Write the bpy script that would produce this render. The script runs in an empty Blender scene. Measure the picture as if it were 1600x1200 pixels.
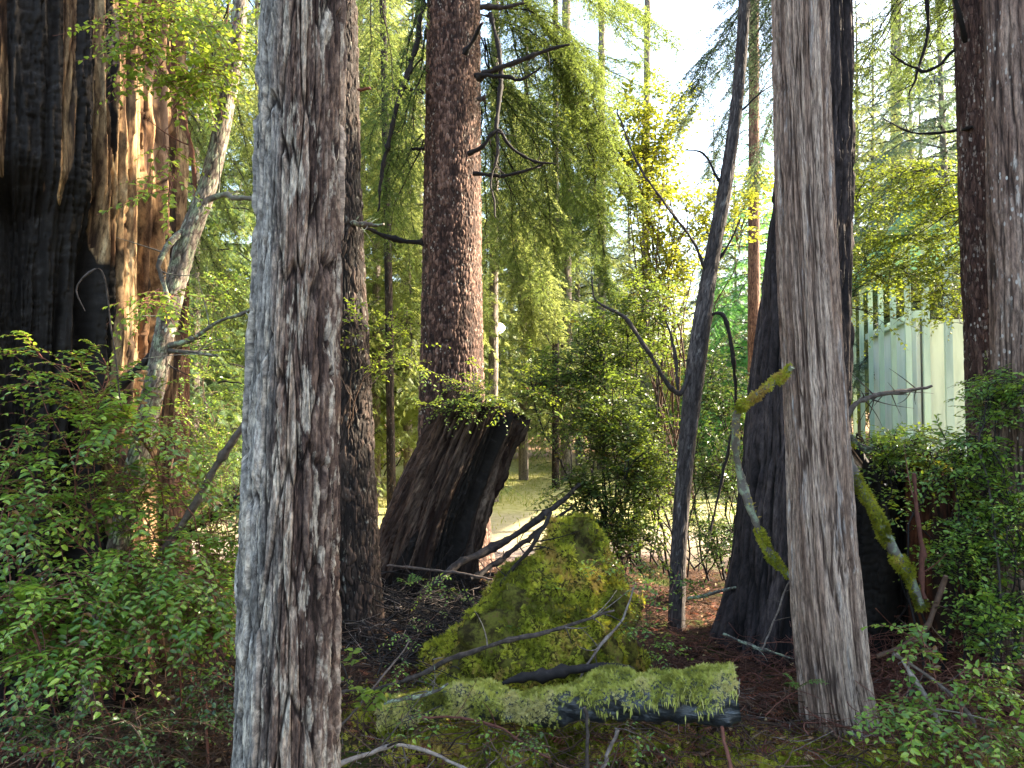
import bpy, math, random
import numpy as np
from mathutils import Vector
random.seed(5)
rng = np.random.default_rng(11)
R = math.radians
# ------------------------------------------------------------------ camera, sky, sun
SC = bpy.context.scene
COL = SC.collection
F = 1156.0                       # focal length in photo pixels (1600 wide)
PITCH = math.atan(40 / F)
CAMZ = 1.6
cam_d = bpy.data.cameras.new('camera'); cam = bpy.data.objects.new('camera', cam_d); COL.objects.link(cam)
cam_d.sensor_width = 36; cam_d.lens = 36 * F / 1600; cam_d.clip_start = .05; cam_d.clip_end = 2000
cam.location = (0, 0, CAMZ); cam.rotation_euler = (math.pi / 2 + PITCH, 0, 0)
SC.camera = cam
SUN_EL, SUN_AZ = R(30), R(76)    # azimuth clockwise from +Y
W = bpy.data.worlds.new('World'); SC.world = W; W.use_nodes = True
wn = W.node_tree
sky = wn.nodes.new('ShaderNodeTexSky'); sky.sky_type = 'NISHITA'; sky.sun_disc = False
sky.sun_elevation = SUN_EL; sky.sun_rotation = SUN_AZ; sky.air_density = 1.2; sky.dust_density = 3.0
bg = wn.nodes['Background']; wn.links.new(sky.outputs[0], bg.inputs[0]); bg.inputs[1].default_value = .135
sl = bpy.data.lights.new('sun', 'SUN'); sl.energy = 5; sl.angle = R(.6); sl.color = (1, .86, .66)
so = bpy.data.objects.new('sun', sl); COL.objects.link(so)
sv = Vector((math.sin(SUN_AZ) * math.cos(SUN_EL), math.cos(SUN_AZ) * math.cos(SUN_EL), math.sin(SUN_EL)))
so.rotation_euler = sv.to_track_quat('Z', 'Y').to_euler(); so.location = sv * 60
SC.view_settings.view_transform = 'Standard'; SC.view_settings.look = 'None'
SC.view_settings.exposure = 2.8; SC.view_settings.gamma = 1
SC.render.engine = 'CYCLES'
SC.cycles.max_bounces = 6; SC.cycles.diffuse_bounces = 3; SC.cycles.glossy_bounces = 2
SC.cycles.transmission_bounces = 3; SC.cycles.transparent_max_bounces = 4
SC.cycles.caustics_reflective = False; SC.cycles.caustics_refractive = False

# ------------------------------------------------------------------ helpers
CP, SP = math.cos(PITCH), math.sin(PITCH)
def P(px, py, d):
    cx, cy = (px - 800) / F, (600 - py) / F
    v = np.array([cx, CP - cy * SP, SP + cy * CP]); t = d / v[1]
    return np.array([0, 0, CAMZ]) + v * t
def PS(l): return np.array([P(*q[:3]) for q in l])
def hsh(x, y, z, s):
    h = (x.astype(np.int64) * 374761393 + y.astype(np.int64) * 668265263 + z.astype(np.int64) * 2147483647 + s * 1274126177) & 0xffffffff
    h = ((h ^ (h >> 13)) * 1274126177) & 0xffffffff
    h = ((h ^ (h >> 16)) * 2246822519) & 0xffffffff
    return ((h ^ (h >> 15)) & 0xffffff) / float(0xffffff)
def vn(x, y, z=None, s=0):
    x = np.asarray(x, float); y = np.asarray(y, float); z = np.zeros_like(x) if z is None else np.asarray(z, float)
    x, y, z = np.broadcast_arrays(x, y, z)
    xi, yi, zi = np.floor(x), np.floor(y), np.floor(z)
    fx, fy, fz = x - xi, y - yi, z - zi
    fx, fy, fz = [f * f * (3 - 2 * f) for f in (fx, fy, fz)]
    o = 0
    for a in (0, 1):
        for b in (0, 1):
            for c in (0, 1):
                w = (fx if a else 1 - fx) * (fy if b else 1 - fy) * (fz if c else 1 - fz)
                o = o + w * hsh(xi + a, yi + b, zi + c, s)
    return o
def fbm(x, y, z=None, s=0, o=4):
    t, a, n = 0, .5, 0
    z = np.zeros_like(np.asarray(x, float)) if z is None else z
    for i in range(o):
        t = t + a * vn(x * 2 ** i, y * 2 ** i, z * 2 ** i, s + i); n += a; a *= .5
    return t / n
def sst(a, b, x):
    t = np.clip((x - a) / (b - a), 0, 1); return t * t * (3 - 2 * t)
def nrm(v):
    return v / np.maximum(np.linalg.norm(v, axis=-1, keepdims=True), 1e-9)

class Acc:
    """collects vertices, quads and triangles of ONE mesh, with one random value per piece"""
    def __init__(s): s.V = []; s.Q = []; s.T = []; s.r = []; s.n = 0
    def add(s, V, Q=None, T=None, r=.5):
        V = np.asarray(V, float).reshape(-1, 3)
        if not len(V): return
        s.V.append(V)
        if Q is not None and len(Q): s.Q.append(np.asarray(Q, np.int64).reshape(-1, 4) + s.n)
        if T is not None and len(T): s.T.append(np.asarray(T, np.int64).reshape(-1, 3) + s.n)
        s.r.append(np.broadcast_to(np.asarray(r, float), (len(V),))); s.n += len(V)
    def build(s, name, mat, parent=None, smooth=True, off=None, attrs=None):
        V = np.concatenate(s.V) if s.V else np.zeros((0, 3))
        if off is not None: V = V - np.asarray(off)
        me = bpy.data.meshes.new(name)
        Q = np.concatenate(s.Q) if s.Q else np.zeros((0, 4), np.int64)
        T = np.concatenate(s.T) if s.T else np.zeros((0, 3), np.int64)
        me.vertices.add(len(V)); me.vertices.foreach_set('co', V.ravel())
        me.loops.add(len(Q) * 4 + len(T) * 3)
        me.loops.foreach_set('vertex_index', np.concatenate([Q.ravel(), T.ravel()]).astype(np.int32))
        me.polygons.add(len(Q) + len(T))
        st = np.concatenate([np.arange(len(Q)) * 4, len(Q) * 4 + np.arange(len(T)) * 3])
        me.polygons.foreach_set('loop_start', st.astype(np.int32))
        me.update(calc_edges=True)
        me.polygons.foreach_set('use_smooth', np.full(len(Q) + len(T), smooth))
        a = me.attributes.new('rnd', 'FLOAT', 'POINT')
        if s.r: a.data.foreach_set('value', np.concatenate(s.r))
        for k, v in (attrs or {}).items():
            if v.ndim == 2:
                a = me.attributes.new(k, 'FLOAT_VECTOR', 'POINT'); a.data.foreach_set('vector', v.ravel())
            else:
                a = me.attributes.new(k, 'FLOAT', 'POINT'); a.data.foreach_set('value', v.ravel())
        for m in (mat if isinstance(mat, (list, tuple)) else [mat]): me.materials.append(m)
        o = bpy.data.objects.new(name, me); COL.objects.link(o)
        if parent is not None: o.parent = parent
        elif off is not None: o.location = off
        return o
def tag(o, label=None, cat=None, group=None, kind=None):
    if label: o['label'] = label
    if cat: o['category'] = cat
    if group: o['group'] = group
    if kind: o['kind'] = kind
    return o
def thing(name, loc, label, cat, group=None):
    o = bpy.data.objects.new(name, None); COL.objects.link(o); o.location = loc; o.empty_display_size = .1
    return tag(o, label, cat, group)

def tubes(Pt, Rd, sides=5):
    """Pt [N,k,3], Rd [N,k] -> V, Q of N open tubes"""
    Pt = np.asarray(Pt, float); Rd = np.asarray(Rd, float)
    N, k, _ = Pt.shape
    T = nrm(np.gradient(Pt, axis=1))
    ref = np.zeros_like(T); m = nrm(Pt[:, -1] - Pt[:, 0])
    vert = np.abs(m[:, 2]) > .8
    ref[~vert] = (0, 0, 1); ref[vert] = (1, .15, 0)
    A = nrm(np.cross(T, ref)); B = np.cross(T, A)
    th = np.arange(sides) / sides * 2 * math.pi
    V = Pt[:, :, None] + Rd[:, :, None, None] * (np.cos(th)[None, None, :, None] * A[:, :, None] + np.sin(th)[None, None, :, None] * B[:, :, None])
    idx = np.arange(N * k * sides).reshape(N, k, sides)
    a = idx[:, :-1]; b = idx[:, 1:]
    Q = np.stack([a, np.roll(a, -1, 2), np.roll(b, -1, 2), b], -1).reshape(-1, 4)
    return V.reshape(-1, 3), Q
# leaf templates: (along, side, normal)
LEAF8 = (np.array([[0, 0, 0], [.3, -.42, .07], [.33, 0, -.02], [.3, .42, .07], [.7, -.33, .0], [.72, 0, -.09], [.7, .33, .0], [1, 0, -.2]]),
         None, np.array([[0, 3, 2], [0, 2, 1], [2, 3, 6], [2, 6, 5], [1, 2, 5], [1, 5, 4], [5, 6, 7], [4, 5, 7]]))
LEAF4 = (np.array([[0, 0, 0], [.45, -.45, .1], [1, 0, -.1], [.45, .45, .1]]), None, np.array([[0, 3, 2], [0, 2, 1]]))
NEED = (np.array([[0, 0, 0], [.4, -.5, 0], [1, 0, -.08], [.4, .5, 0]]), np.array([[0, 3, 2, 1]]), None)
# feathered spray: rachis with paired lobes (cedar / hemlock twig)
_v, _t = [], []
for i in range(5):
    a = .08 + i * .17; w = (.5, .62, .55, .42, .28)[i]
    for s in (-1, 1):
        n = len(_v); _v += [[a, 0, 0], [a + .2, s * w, -.06], [a + .13, 0, -.02]]; _t.append([n, n + 1, n + 2] if s < 0 else [n, n + 2, n + 1])
n = len(_v); _v += [[.8, -.05, 0], [1.05, 0, -.08], [.8, .05, 0]]; _t.append([n, n + 1, n + 2])
SPRAY = (np.array(_v), None, np.array(_t))
def leaves(acc, pos, d, up, L, wr, tpl, r):
    tv, tq, tt = tpl
    N = len(pos)
    if N == 0: return
    d = nrm(d); s = nrm(np.cross(d, up)); u = np.cross(s, d)
    L = np.broadcast_to(np.asarray(L, float), (N,)); wr = np.broadcast_to(np.asarray(wr, float), (N,))
    V = pos[:, None] + L[:, None, None] * (tv[None, :, 0:1] * d[:, None] + wr[:, None, None] * tv[None, :, 1:2] * s[:, None] + tv[None, :, 2:3] * u[:, None])
    k = len(tv); o = (np.arange(N) * k)[:, None, None]
    acc.add(V, None if tq is None else tq[None] + o, None if tt is None else tt[None] + o, np.repeat(np.broadcast_to(r, (N,)), k))
def bez(p0, p1, p2, k):
    t = np.linspace(0, 1, k)[:, None]
    return (1 - t) ** 2 * p0 + 2 * t * (1 - t) * p1 + t * t * p2
def smooth_path(pts, n):
    pts = np.asarray(pts, float); k = len(pts)
    if k == 2: return pts[0] + (pts[1] - pts[0]) * np.linspace(0, 1, n)[:, None]
    t = np.concatenate([[0], np.cumsum(np.linalg.norm(np.diff(pts[:, :3], axis=0), axis=1))])
    m = np.gradient(pts, t, axis=0)
    q = np.linspace(0, t[-1], n); i = np.clip(np.searchsorted(t, q, 'right') - 1, 0, k - 2)
    h = (t[i + 1] - t[i])[:, None]; u = ((q - t[i]) / (t[i + 1] - t[i]))[:, None]
    return (2 * u ** 3 - 3 * u ** 2 + 1) * pts[i] + (u ** 3 - 2 * u ** 2 + u) * h * m[i] + (-2 * u ** 3 + 3 * u ** 2) * pts[i + 1] + (u ** 3 - u ** 2) * h * m[i + 1]

# ------------------------------------------------------------------ materials
class NT:
    def __init__(s, name):
        s.m = bpy.data.materials.new(name); s.m.use_nodes = True; s.t = s.m.node_tree
        s.b = s.t.nodes['Principled BSDF']; s.out = s.t.nodes['Material Output']
    def n(s, ty, **kw):
        x = s.t.nodes.new('ShaderNode' + ty)
        for k, v in kw.items():
            if k in x.inputs: x.inputs[k].default_value = v
            else: setattr(x, k, v)
        return x
    def l(s, a, b): s.t.links.new(a, b)
    def attr(s, name): return s.n('Attribute', attribute_name=name)
    def noise(s, vec, scale, detail=4, rough=.55, xyz=None, dist=0):
        if xyz:
            mp = s.n('Mapping'); mp.inputs['Scale'].default_value = xyz; s.l(vec, mp.inputs[0]); vec = mp.outputs[0]
        x = s.n('TexNoise', Scale=scale, Detail=detail, Roughness=rough, Distortion=dist); s.l(vec, x.inputs['Vector']); return x.outputs['Fac']
    def ramp(s, fac, stops):
        x = s.n('ValToRGB'); e = x.color_ramp.elements
        while len(e) > 1: e.remove(e[0])
        e[0].position = stops[0][0]; e[0].color = (*stops[0][1], 1)
        for p, c in stops[1:]: q = e.new(p); q.color = (*c, 1)
        s.l(fac, x.inputs[0]); return x.outputs[0]
    def mix(s, fac, a, b, mode='MIX'):
        x = s.n('Mix', data_type='RGBA', blend_type=mode)
        for k, v in ((0, fac), (6, a), (7, b)):
            if hasattr(v, 'links') or isinstance(v, bpy.types.NodeSocket): s.l(v, x.inputs[k])
            else: x.inputs[k].default_value = v if k == 0 else (*v, 1)
        return x.outputs[2]
    def math(s, op, a, b=0, c=None):
        x = s.n('Math', operation=op)
        for k, v in ((0, a), (1, b), (2, c)):
            if v is None: continue
            if isinstance(v, bpy.types.NodeSocket): s.l(v, x.inputs[k])
            else: x.inputs[k].default_value = v
        return x.outputs[0]
    def mr(s, v, a, b, c=0, d=1):
        x = s.n('MapRange'); x.clamp = True; s.l(v, x.inputs[0])
        for i, q in enumerate((a, b, c, d)): x.inputs[i + 1].default_value = q
        return x.outputs[0]
    def bump(s, h, dist, strength=1, prev=None):
        x = s.n('Bump', Strength=strength, Distance=dist); s.l(h, x.inputs['Height'])
        if prev is not None: s.l(prev, x.inputs['Normal'])
        return x.outputs[0]
    def done(s, col=None, rough=.8, normal=None, spec=.3):
        if col is not None:
            if isinstance(col, bpy.types.NodeSocket): s.l(col, s.b.inputs['Base Color'])
            else: s.b.inputs['Base Color'].default_value = (*col, 1)
        if isinstance(rough, bpy.types.NodeSocket): s.l(rough, s.b.inputs['Roughness'])
        else: s.b.inputs['Roughness'].default_value = rough
        s.b.inputs['Specular IOR Level'].default_value = spec
        if normal is not None: s.l(normal, s.b.inputs['Normal'])
        return s.m
def leaf_mat(name, stops, trans=(.3, .4, .05), tf=.4, rough=.4, spec=.5):
    m = NT(name); r = m.attr('rnd').outputs['Fac']
    c = m.ramp(r, stops); m.done(c, rough, None, spec)
    g = m.n('NewGeometry')
    tr = m.n('BsdfTranslucent'); tc = m.mix(.55, c, trans); m.l(tc, tr.inputs[0])
    mx = m.n('MixShader'); mx.inputs[0].default_value = tf
    m.l(m.b.outputs[0], mx.inputs[1]); m.l(tr.outputs[0], mx.inputs[2]); m.l(mx.outputs[0], m.out.inputs[0])
    return m.m
def bark_mat(name, stops, crack=(.03, .02, .015), sx=(9, 9, .9), lichen=None, lth=(.62, .7), lxyz=(30, 30, 9), ps=.5, bumpd=.006, bs=(60, 60, 7), side=None, moss=None, spots=None, rough=.85, spec=.25, grain=(70, 70, 13)):
    m = NT(name); bk = m.attr('bk').outputs['Vector']; rn = m.attr('rnd').outputs['Fac']; ck = m.attr('crk').outputs['Fac']
    f = m.noise(bk, 1, 7, .6, sx, .3)
    f = m.math('ADD', m.math('MULTIPLY', f, 1 - ps * .5), m.math('MULTIPLY', rn, ps * .5))
    c = m.ramp(f, stops)
    if side:   # one paler side, weathered and with its skylight painted in: (colour, direction x, direction y, a, b)
        sc_, dx, dy, a, b = side
        sp = m.n('SeparateXYZ'); m.l(bk, sp.inputs[0])
        dd = m.math('ADD', m.math('MULTIPLY', sp.outputs[0], dx), m.math('MULTIPLY', sp.outputs[1], dy))
        dd = m.math('ADD', dd, m.math('MULTIPLY', m.math('SUBTRACT', m.noise(bk, 1, 5, .6, (12, 12, 1.2)), .5), (b - a) * 2.2))
        g = m.ramp(m.noise(bk, 1, 6, .65, (26, 26, 3)), sc_)
        c = m.mix(m.mr(dd, a, b), c, g)
    if lichen:
        ln = m.noise(bk, 1, 5, .65, lxyz)
        c = m.mix(m.mr(ln, lth[0], lth[1], 0, .85), c, lichen)
    gn = m.noise(bk, 1, 4, .75, grain); c = m.mix(1, c, m.ramp(gn, [(.36, (.35, .33, .32)), (.5, (.85, .85, .85)), (.64, (1.5, 1.48, 1.42))]), 'MULTIPLY')
    c = m.mix(m.mr(ck, 0, .5, .92, 0), c, crack)  # dark inner bark in the cracks, deepened further as painted crevice shade
    if spots:
        v = m.n('TexVoronoi', feature='F1', Scale=1.0); mp = m.n('Mapping'); mp.inputs['Scale'].default_value = (38, 38, 20); m.l(bk, mp.inputs[0]); m.l(mp.outputs[0], v.inputs['Vector'])
        k = m.math('MULTIPLY', m.mr(v.outputs['Distance'], .22, .3, 1, 0), m.mr(m.noise(bk, 6, 3), .5, .62))
        c = m.mix(k, c, spots)
    if moss:   # (colour, noise low, noise high, height to which it climbs)
        sp = m.n('SeparateXYZ'); m.l(bk, sp.inputs[0])
        mm = m.math('ADD', m.noise(bk, 5, 5, .6), m.mr(sp.outputs[2], 0, moss[3], .35, -.1))
        c = m.mix(m.mr(mm, moss[1], moss[2]), c, moss[0])
    bn = m.bump(m.noise(bk, 1, 6, .7, bs, .5), bumpd, .9)
    return m.done(c, rough, bn, spec)

M = {}
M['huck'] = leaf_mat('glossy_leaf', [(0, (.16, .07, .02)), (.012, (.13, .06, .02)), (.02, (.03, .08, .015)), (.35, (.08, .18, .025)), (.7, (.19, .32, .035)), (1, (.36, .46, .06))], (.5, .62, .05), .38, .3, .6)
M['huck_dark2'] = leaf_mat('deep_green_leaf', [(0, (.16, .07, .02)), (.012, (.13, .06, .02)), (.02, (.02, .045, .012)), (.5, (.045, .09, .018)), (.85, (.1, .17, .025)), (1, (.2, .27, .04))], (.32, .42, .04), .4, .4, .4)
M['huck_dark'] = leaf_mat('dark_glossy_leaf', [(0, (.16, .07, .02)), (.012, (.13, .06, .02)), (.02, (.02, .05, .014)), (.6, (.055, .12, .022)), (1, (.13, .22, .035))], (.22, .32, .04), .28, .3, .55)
M['huck_mid'] = leaf_mat('mid_leaf', [(0, (.16, .07, .02)), (.012, (.13, .06, .02)), (.02, (.045, .09, .015)), (.5, (.09, .16, .022)), (.85, (.17, .25, .03)), (1, (.3, .36, .05))], (.45, .52, .04), .42, .4, .4)
M['huck_lime'] = leaf_mat('lime_leaf', [(0, (.08, .15, .02)), (.6, (.16, .24, .03)), (1, (.28, .36, .05))], (.5, .6, .05), .5, .42, .35)
M['maple'] = leaf_mat('backlit_maple_leaf', [(0, (.06, .1, .02)), (.5, (.14, .19, .025)), (.8, (.26, .3, .03)), (1, (.42, .4, .04))], (.6, .6, .05), .5, .45, .3)
M['yellow'] = leaf_mat('yellow_green_leaf', [(0, (.16, .22, .02)), (.6, (.28, .34, .03)), (1, (.42, .42, .04))], (.75, .72, .06), .55, .45, .3)
M['needle'] = leaf_mat('hemlock_needles', [(0, (.03, .065, .028)), (.6, (.06, .11, .035)), (1, (.12, .18, .05))], (.35, .45, .08), .4, .5, .3)
M['needle_mid'] = leaf_mat('mid_green_needles', [(0, (.045, .085, .035)), (.6, (.1, .16, .045)), (1, (.2, .27, .07))], (.45, .55, .1), .45, .5, .3)
M['needle_lime'] = leaf_mat('lime_needles', [(0, (.07, .11, .045)), (.6, (.15, .2, .055)), (1, (.28, .33, .1))], (.58, .62, .16), .5, .5, .3)
M['vivid'] = leaf_mat('vivid_green_needles', [(0, (.05, .16, .06)), (.6, (.1, .28, .08)), (1, (.2, .42, .12))], (.3, .65, .12), .5, .5, .3)
M['needle_blue'] = leaf_mat('blue_green_needles', [(0, (.035, .06, .045)), (.6, (.06, .1, .065)), (1, (.1, .15, .09))], (.25, .35, .15), .35, .5, .3)
M['dead_frond'] = leaf_mat('dead_cedar_frond', [(0, (.09, .03, .018)), (.6, (.17, .055, .03)), (1, (.26, .1, .05))], (.4, .12, .05), .2, .7, .2)
M['dead_leaf'] = leaf_mat('dead_leaf', [(0, (.06, .028, .016)), (.5, (.16, .08, .04)), (.85, (.32, .19, .09)), (1, (.5, .38, .2))], (.4, .2, .06), .15, .7, .2)
M['fern'] = leaf_mat('fern', [(0, (.06, .14, .03)), (1, (.14, .26, .05))], (.3, .5, .06), .4, .5, .3)
M['moss'] = leaf_mat('moss_tufts', [(0, (.1, .12, .018)), (.35, (.3, .33, .035)), (.7, (.52, .52, .06)), (.9, (.6, .54, .1)), (1, (.46, .3, .09))], (.62, .58, .05), .42, .75, .1)
M['moss_pale'] = leaf_mat('pale_moss_tufts', [(0, (.18, .19, .04)), (.35, (.42, .44, .09)), (.7, (.58, .58, .16)), (1, (.62, .55, .24))], (.65, .62, .14), .4, .8, .1)
M['grass'] = leaf_mat('short_grass', [(0, (.16, .2, .04)), (.6, (.3, .32, .08)), (1, (.45, .42, .16))], (.5, .5, .1), .35, .7, .1)
def wood_mat(name, stops, sc=(40, 40, 40), lichen=None, rough=.8):
    m = NT(name); g = m.n('TexCoord').outputs['Object']
    f = m.math('ADD', m.math('MULTIPLY', m.noise(g, 1, 5, .6, sc), .6), m.math('MULTIPLY', m.attr('rnd').outputs['Fac'], .4))
    c = m.ramp(f, stops)
    if lichen: c = m.mix(m.mr(m.noise(g, 22, 5, .7), .5, .6), c, lichen)
    return m.done(c, rough, m.bump(m.noise(g, 1, 5, .7, tuple(2.2 * q for q in sc)), .004, .8), .3)
M['twig'] = wood_mat('brown_twig', [(.25, (.03, .018, .012)), (.6, (.09, .05, .03)), (.85, (.2, .13, .09))])
M['redtwig'] = wood_mat('red_brown_stem', [(.25, (.07, .025, .018)), (.6, (.16, .06, .04)), (.85, (.28, .15, .1))])
M['darkwood'] = wood_mat('dark_branch', [(.3, (.006, .005, .005)), (.6, (.022, .017, .015)), (.85, (.08, .065, .06))], (25, 25, 25))
M['greywood'] = wood_mat('grey_branch', [(.3, (.03, .022, .018)), (.55, (.12, .092, .075)), (.75, (.32, .27, .23))], (40, 40, 40))
M['lichenwood'] = wood_mat('lichen_branch', [(.25, (.05, .04, .035)), (.55, (.14, .12, .1)), (.85, (.26, .24, .2))], (20, 20, 20), (.28, .33, .22))
M['litter'] = wood_mat('forest_litter', [(.2, (.03, .014, .01)), (.5, (.1, .042, .026)), (.85, (.24, .12, .075))])

def branch(name, path, mat, parent=None, off=None, sides=7, wob=.004, n=None, label=None, cat=None, side_twigs=0, group=None):
    """path: list of (px, py, depth, half width in photo px)"""
    pw = np.array([[*P(a, b, d), w * d / F] for a, b, d, w in path])
    L = np.linalg.norm(np.diff(pw[:, :3], axis=0), axis=1).sum()
    n = n or max(8, int(L / .03))
    s = smooth_path(pw, n); s[:, 3] = np.maximum(s[:, 3], .0012)
    q = np.arange(n) * .35 + rng.random() * 50
    nk = max(3, int(L / .11)); kx = np.sort(rng.uniform(0, n - 1, nk))
    for j in range(3): s[1:-1, j] += (np.interp(np.arange(n), kx, rng.normal(size=nk)) * wob * 1.6 + (vn(q * 3, q * 0, s=3 + j) - .5) * wob * 1.2)[1:-1]
    for kk in kx.astype(int)[::2]: s[kk, 3] *= 1.35
    s[:, 3] *= .62 + .42 * vn(q * 2, q * 0, s=8)
    A = Acc(); V, Q = tubes(s[None, :, :3], s[None, :, 3], sides); A.add(V, Q, r=rng.random())
    A.add([s[0, :3], *V[:sides]], T=[[0, 1 + (i + 1) % sides, 1 + i] for i in range(sides)])
    A.add([s[-1, :3], *V[-sides:]], T=[[0, 1 + i, 1 + (i + 1) % sides] for i in range(sides)])
    for _ in range(int(side_twigs * 1.6)):
        i = rng.integers(n // 5, n - 1); t = nrm(s[min(i + 1, n - 1), :3] - s[i - 1, :3])
        dd = nrm(rng.normal(size=3) + t * .7); l = rng.uniform(.08, .3)
        pts = bez(s[i, :3], s[i, :3] + dd * l * .5, s[i, :3] + dd * l + rng.normal(size=3) * l * .25, 6)
        v, q2 = tubes(pts[None], (np.linspace(min(s[i, 3] * .5, .005), .0009, 6))[None], 4); A.add(v, q2, r=rng.random())
    if parent is None and off is None: off = s[0, :3]
    o = A.build(name, mat, parent, True, off)
    if label: tag(o, label, cat, group)
    return o, s

# ------------------------------------------------------------------ ground
def ground(x, y):
    x = np.asarray(x, float); y = np.asarray(y, float)
    near = 1 - sst(7.5, 10, y)
    h = near * ((fbm(x * .9 + 3, y * .9, s=20, o=3) - .5) * .22 + (fbm(x * 4, y * 4, s=30, o=3) - .5) * .09)
    h = h + (1 - near) * (fbm(x * .3, y * .3, s=40, o=3) - .5) * .08 - .02
    h = h + near * .32 * sst(2.2, 3.6, x) * sst(2.2, 3.6, y)                 # bank under the right-hand bushes
    h = h + .1 * near * np.exp(-(((x - .1) / 1.3) ** 2 + ((y - 3.9) / .7) ** 2))
    h = h + .5 * sst(4.5, 7, x) * sst(9, 12, y)
    return h
def G1(x, y): return float(ground(np.array([x]), np.array([y]))[0])
def axis_coords(a, b, step, lo, hi):
    c = list(np.arange(a, b, step)); s = step; v = b
    while v < hi: c.append(v); s *= 1.12; v += s
    s = step; v = a
    while v > lo: v -= s; s *= 1.12; c.insert(0, v)
    return np.array(c)
gx = axis_coords(-4.5, 5, .045, -350, 350); gy = axis_coords(1.2, 9, .045, -120, 600)
X, Y = np.meshgrid(gx, gy); Z = ground(X, Y)
n1, n2 = X.shape; idx = np.arange(n1 * n2).reshape(n1, n2)
A = Acc(); A.add(np.stack([X, Y, Z], -1), np.stack([idx[:-1, :-1], idx[:-1, 1:], idx[1:, 1:], idx[1:, :-1]], -1))
m = NT('forest_floor'); g = m.n('TexCoord').outputs['Object']; sp = m.n('SeparateXYZ'); m.l(g, sp.inputs[0])
duff = m.ramp(m.noise(g, 30, 8, .75), [(.3, (.02, .012, .008)), (.5, (.05, .028, .018)), (.62, (.1, .055, .036)), (.75, (.17, .11, .08))])
duff = m.mix(m.mr(m.noise(g, 1.6, 5, .6), .52, .62), duff, m.ramp(m.noise(g, 45, 5, .7), [(.3, (.02, .03, .008)), (.7, (.09, .11, .02))]))
gr = m.ramp(m.noise(g, 6, 7, .7), [(.3, (.2, .2, .06)), (.5, (.38, .36, .14)), (.7, (.48, .42, .24))])
gv = m.ramp(m.noise(g, 25, 6, .8), [(.3, (.2, .16, .13)), (.6, (.38, .31, .28)), (.75, (.55, .48, .44))])
nz = m.math('ADD', sp.outputs[1], m.math('MULTIPLY', m.math('SUBTRACT', m.noise(g, .5, 5), .5), 9))
cl = m.mix(m.mr(nz, 8.2, 11.5), gv, gr)
cl = m.mix(m.math('MULTIPLY', m.mr(nz, 22, 26), .8), cl, m.ramp(m.noise(g, 3, 6, .7), [(.35, (.12, .05, .03)), (.6, (.26, .13, .09))]))
c = m.mix(m.mr(sp.outputs[1], 7.6, 9.0), duff, cl)
gm = m.done(c, .95, m.bump(m.noise(g, 60, 6, .8), .02, 1), .1)
tag(A.build('ground', gm), kind='structure')

# ------------------------------------------------------------------ bark relief
def voro(u, v, nu, s=0, jit=.85):
    """2D cell pattern, periodic in u with nu cells: F2-F1 edge distance, cell random"""
    ui, vi = np.floor(u), np.floor(v)
    f1 = np.full(u.shape, 9.); f2 = np.full(u.shape, 9.); cid = np.zeros(u.shape)
    for a in (-1, 0, 1):
        for b in (-1, 0, 1):
            cu, cv = ui + a, vi + b; cm = np.mod(cu, nu)
            px = cu + .5 + jit * (hsh(cm, cv, cv * 0, s) - .5); py = cv + .5 + jit * (hsh(cm, cv, cv * 0, s + 9) - .5)
            d = np.hypot(u - px, v - py); r = hsh(cm, cv, cv * 0, s + 21)
            k = d < f1
            f2 = np.where(k, f1, np.minimum(f2, d)); cid = np.where(k, r, cid); f1 = np.where(k, d, f1)
    return f2 - f1, cid
def bark_plates(th, s, r0, w=.025, h=.2, dep=.01, seed=0, warp=.6, fine=.0025, edge=.3, keep=.35):
    """returns displacement, crack value (0 in a crack), plate random"""
    nu = max(6, round(2 * math.pi * r0 / w)); c, si = np.cos(th) * r0, np.sin(th) * r0
    u = th / (2 * math.pi) * nu; v = s / h
    wu = (fbm(c / w * .35, si / w * .35, s / h * .9, seed + 1, 3) - .5) * warp * 4
    wv = (fbm(c / w * .5, si / w * .5, s / h * .6, seed + 2, 3) - .5) * warp * 2.5
    e, cid = voro(u + wu, v + wv + hsh(np.floor(u + wu), np.floor(u) * 0, np.floor(u) * 0, seed) * 0, nu, seed)
    e += (fbm(c * 120, si * 120, s * 25, seed + 5, 3) - .5) * .16
    crk = sst(0, edge, e)
    fi = fbm(c * 150, si * 150, s * 14, seed + 3, 4) - .5
    flake = fbm(c * 60, si * 60, s * 9, seed + 4, 3)
    d = dep * (crk * (keep + (1 - keep) * cid) - .6) + fi * fine * 2 + dep * .4 * (np.floor(flake * 6) / 6 - .5)
    return d, crk, cid
def bark_fiber(th, s, r0, f=28, st=.07, dep=.012, seed=0, fine=.002, flute=0, nfl=7, twist=0):
    t2 = th + twist * s
    c, si = np.cos(t2) * r0, np.sin(t2) * r0
    wx = (fbm(c * 6, si * 6, s * 1.2, seed + 7, 3) - .5) * .09
    n = fbm((c + wx) * f, (si + wx) * f, s * f * st, seed, 3)
    rd = 1 - np.abs(2 * n - 1) * 2.2
    n2 = fbm((c - wx) * f * 2.2, (si + wx) * f * 2.2, s * f * st * 2, seed + 13, 3)
    crk = sst(.08, .5, np.abs(n - .5) * 4 + .0) * .6 + .4 * sst(.05, .3, np.abs(n2 - .5) * 3)
    fi = fbm(c * 170, si * 170, s * 12, seed + 3, 3) - .5
    d = dep * (crk - .7) + dep * .5 * (n2 - .5) + fi * fine * 2
    if flute: d = d + flute * (fbm(np.cos(t2) * nfl * .4, np.sin(t2) * nfl * .4, s * .5, seed + 31, 3) - .5) * 2
    return d, crk, fbm(c * f * .8, si * f * .8, s * f * st * .7, seed + 17, 2)

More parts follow.
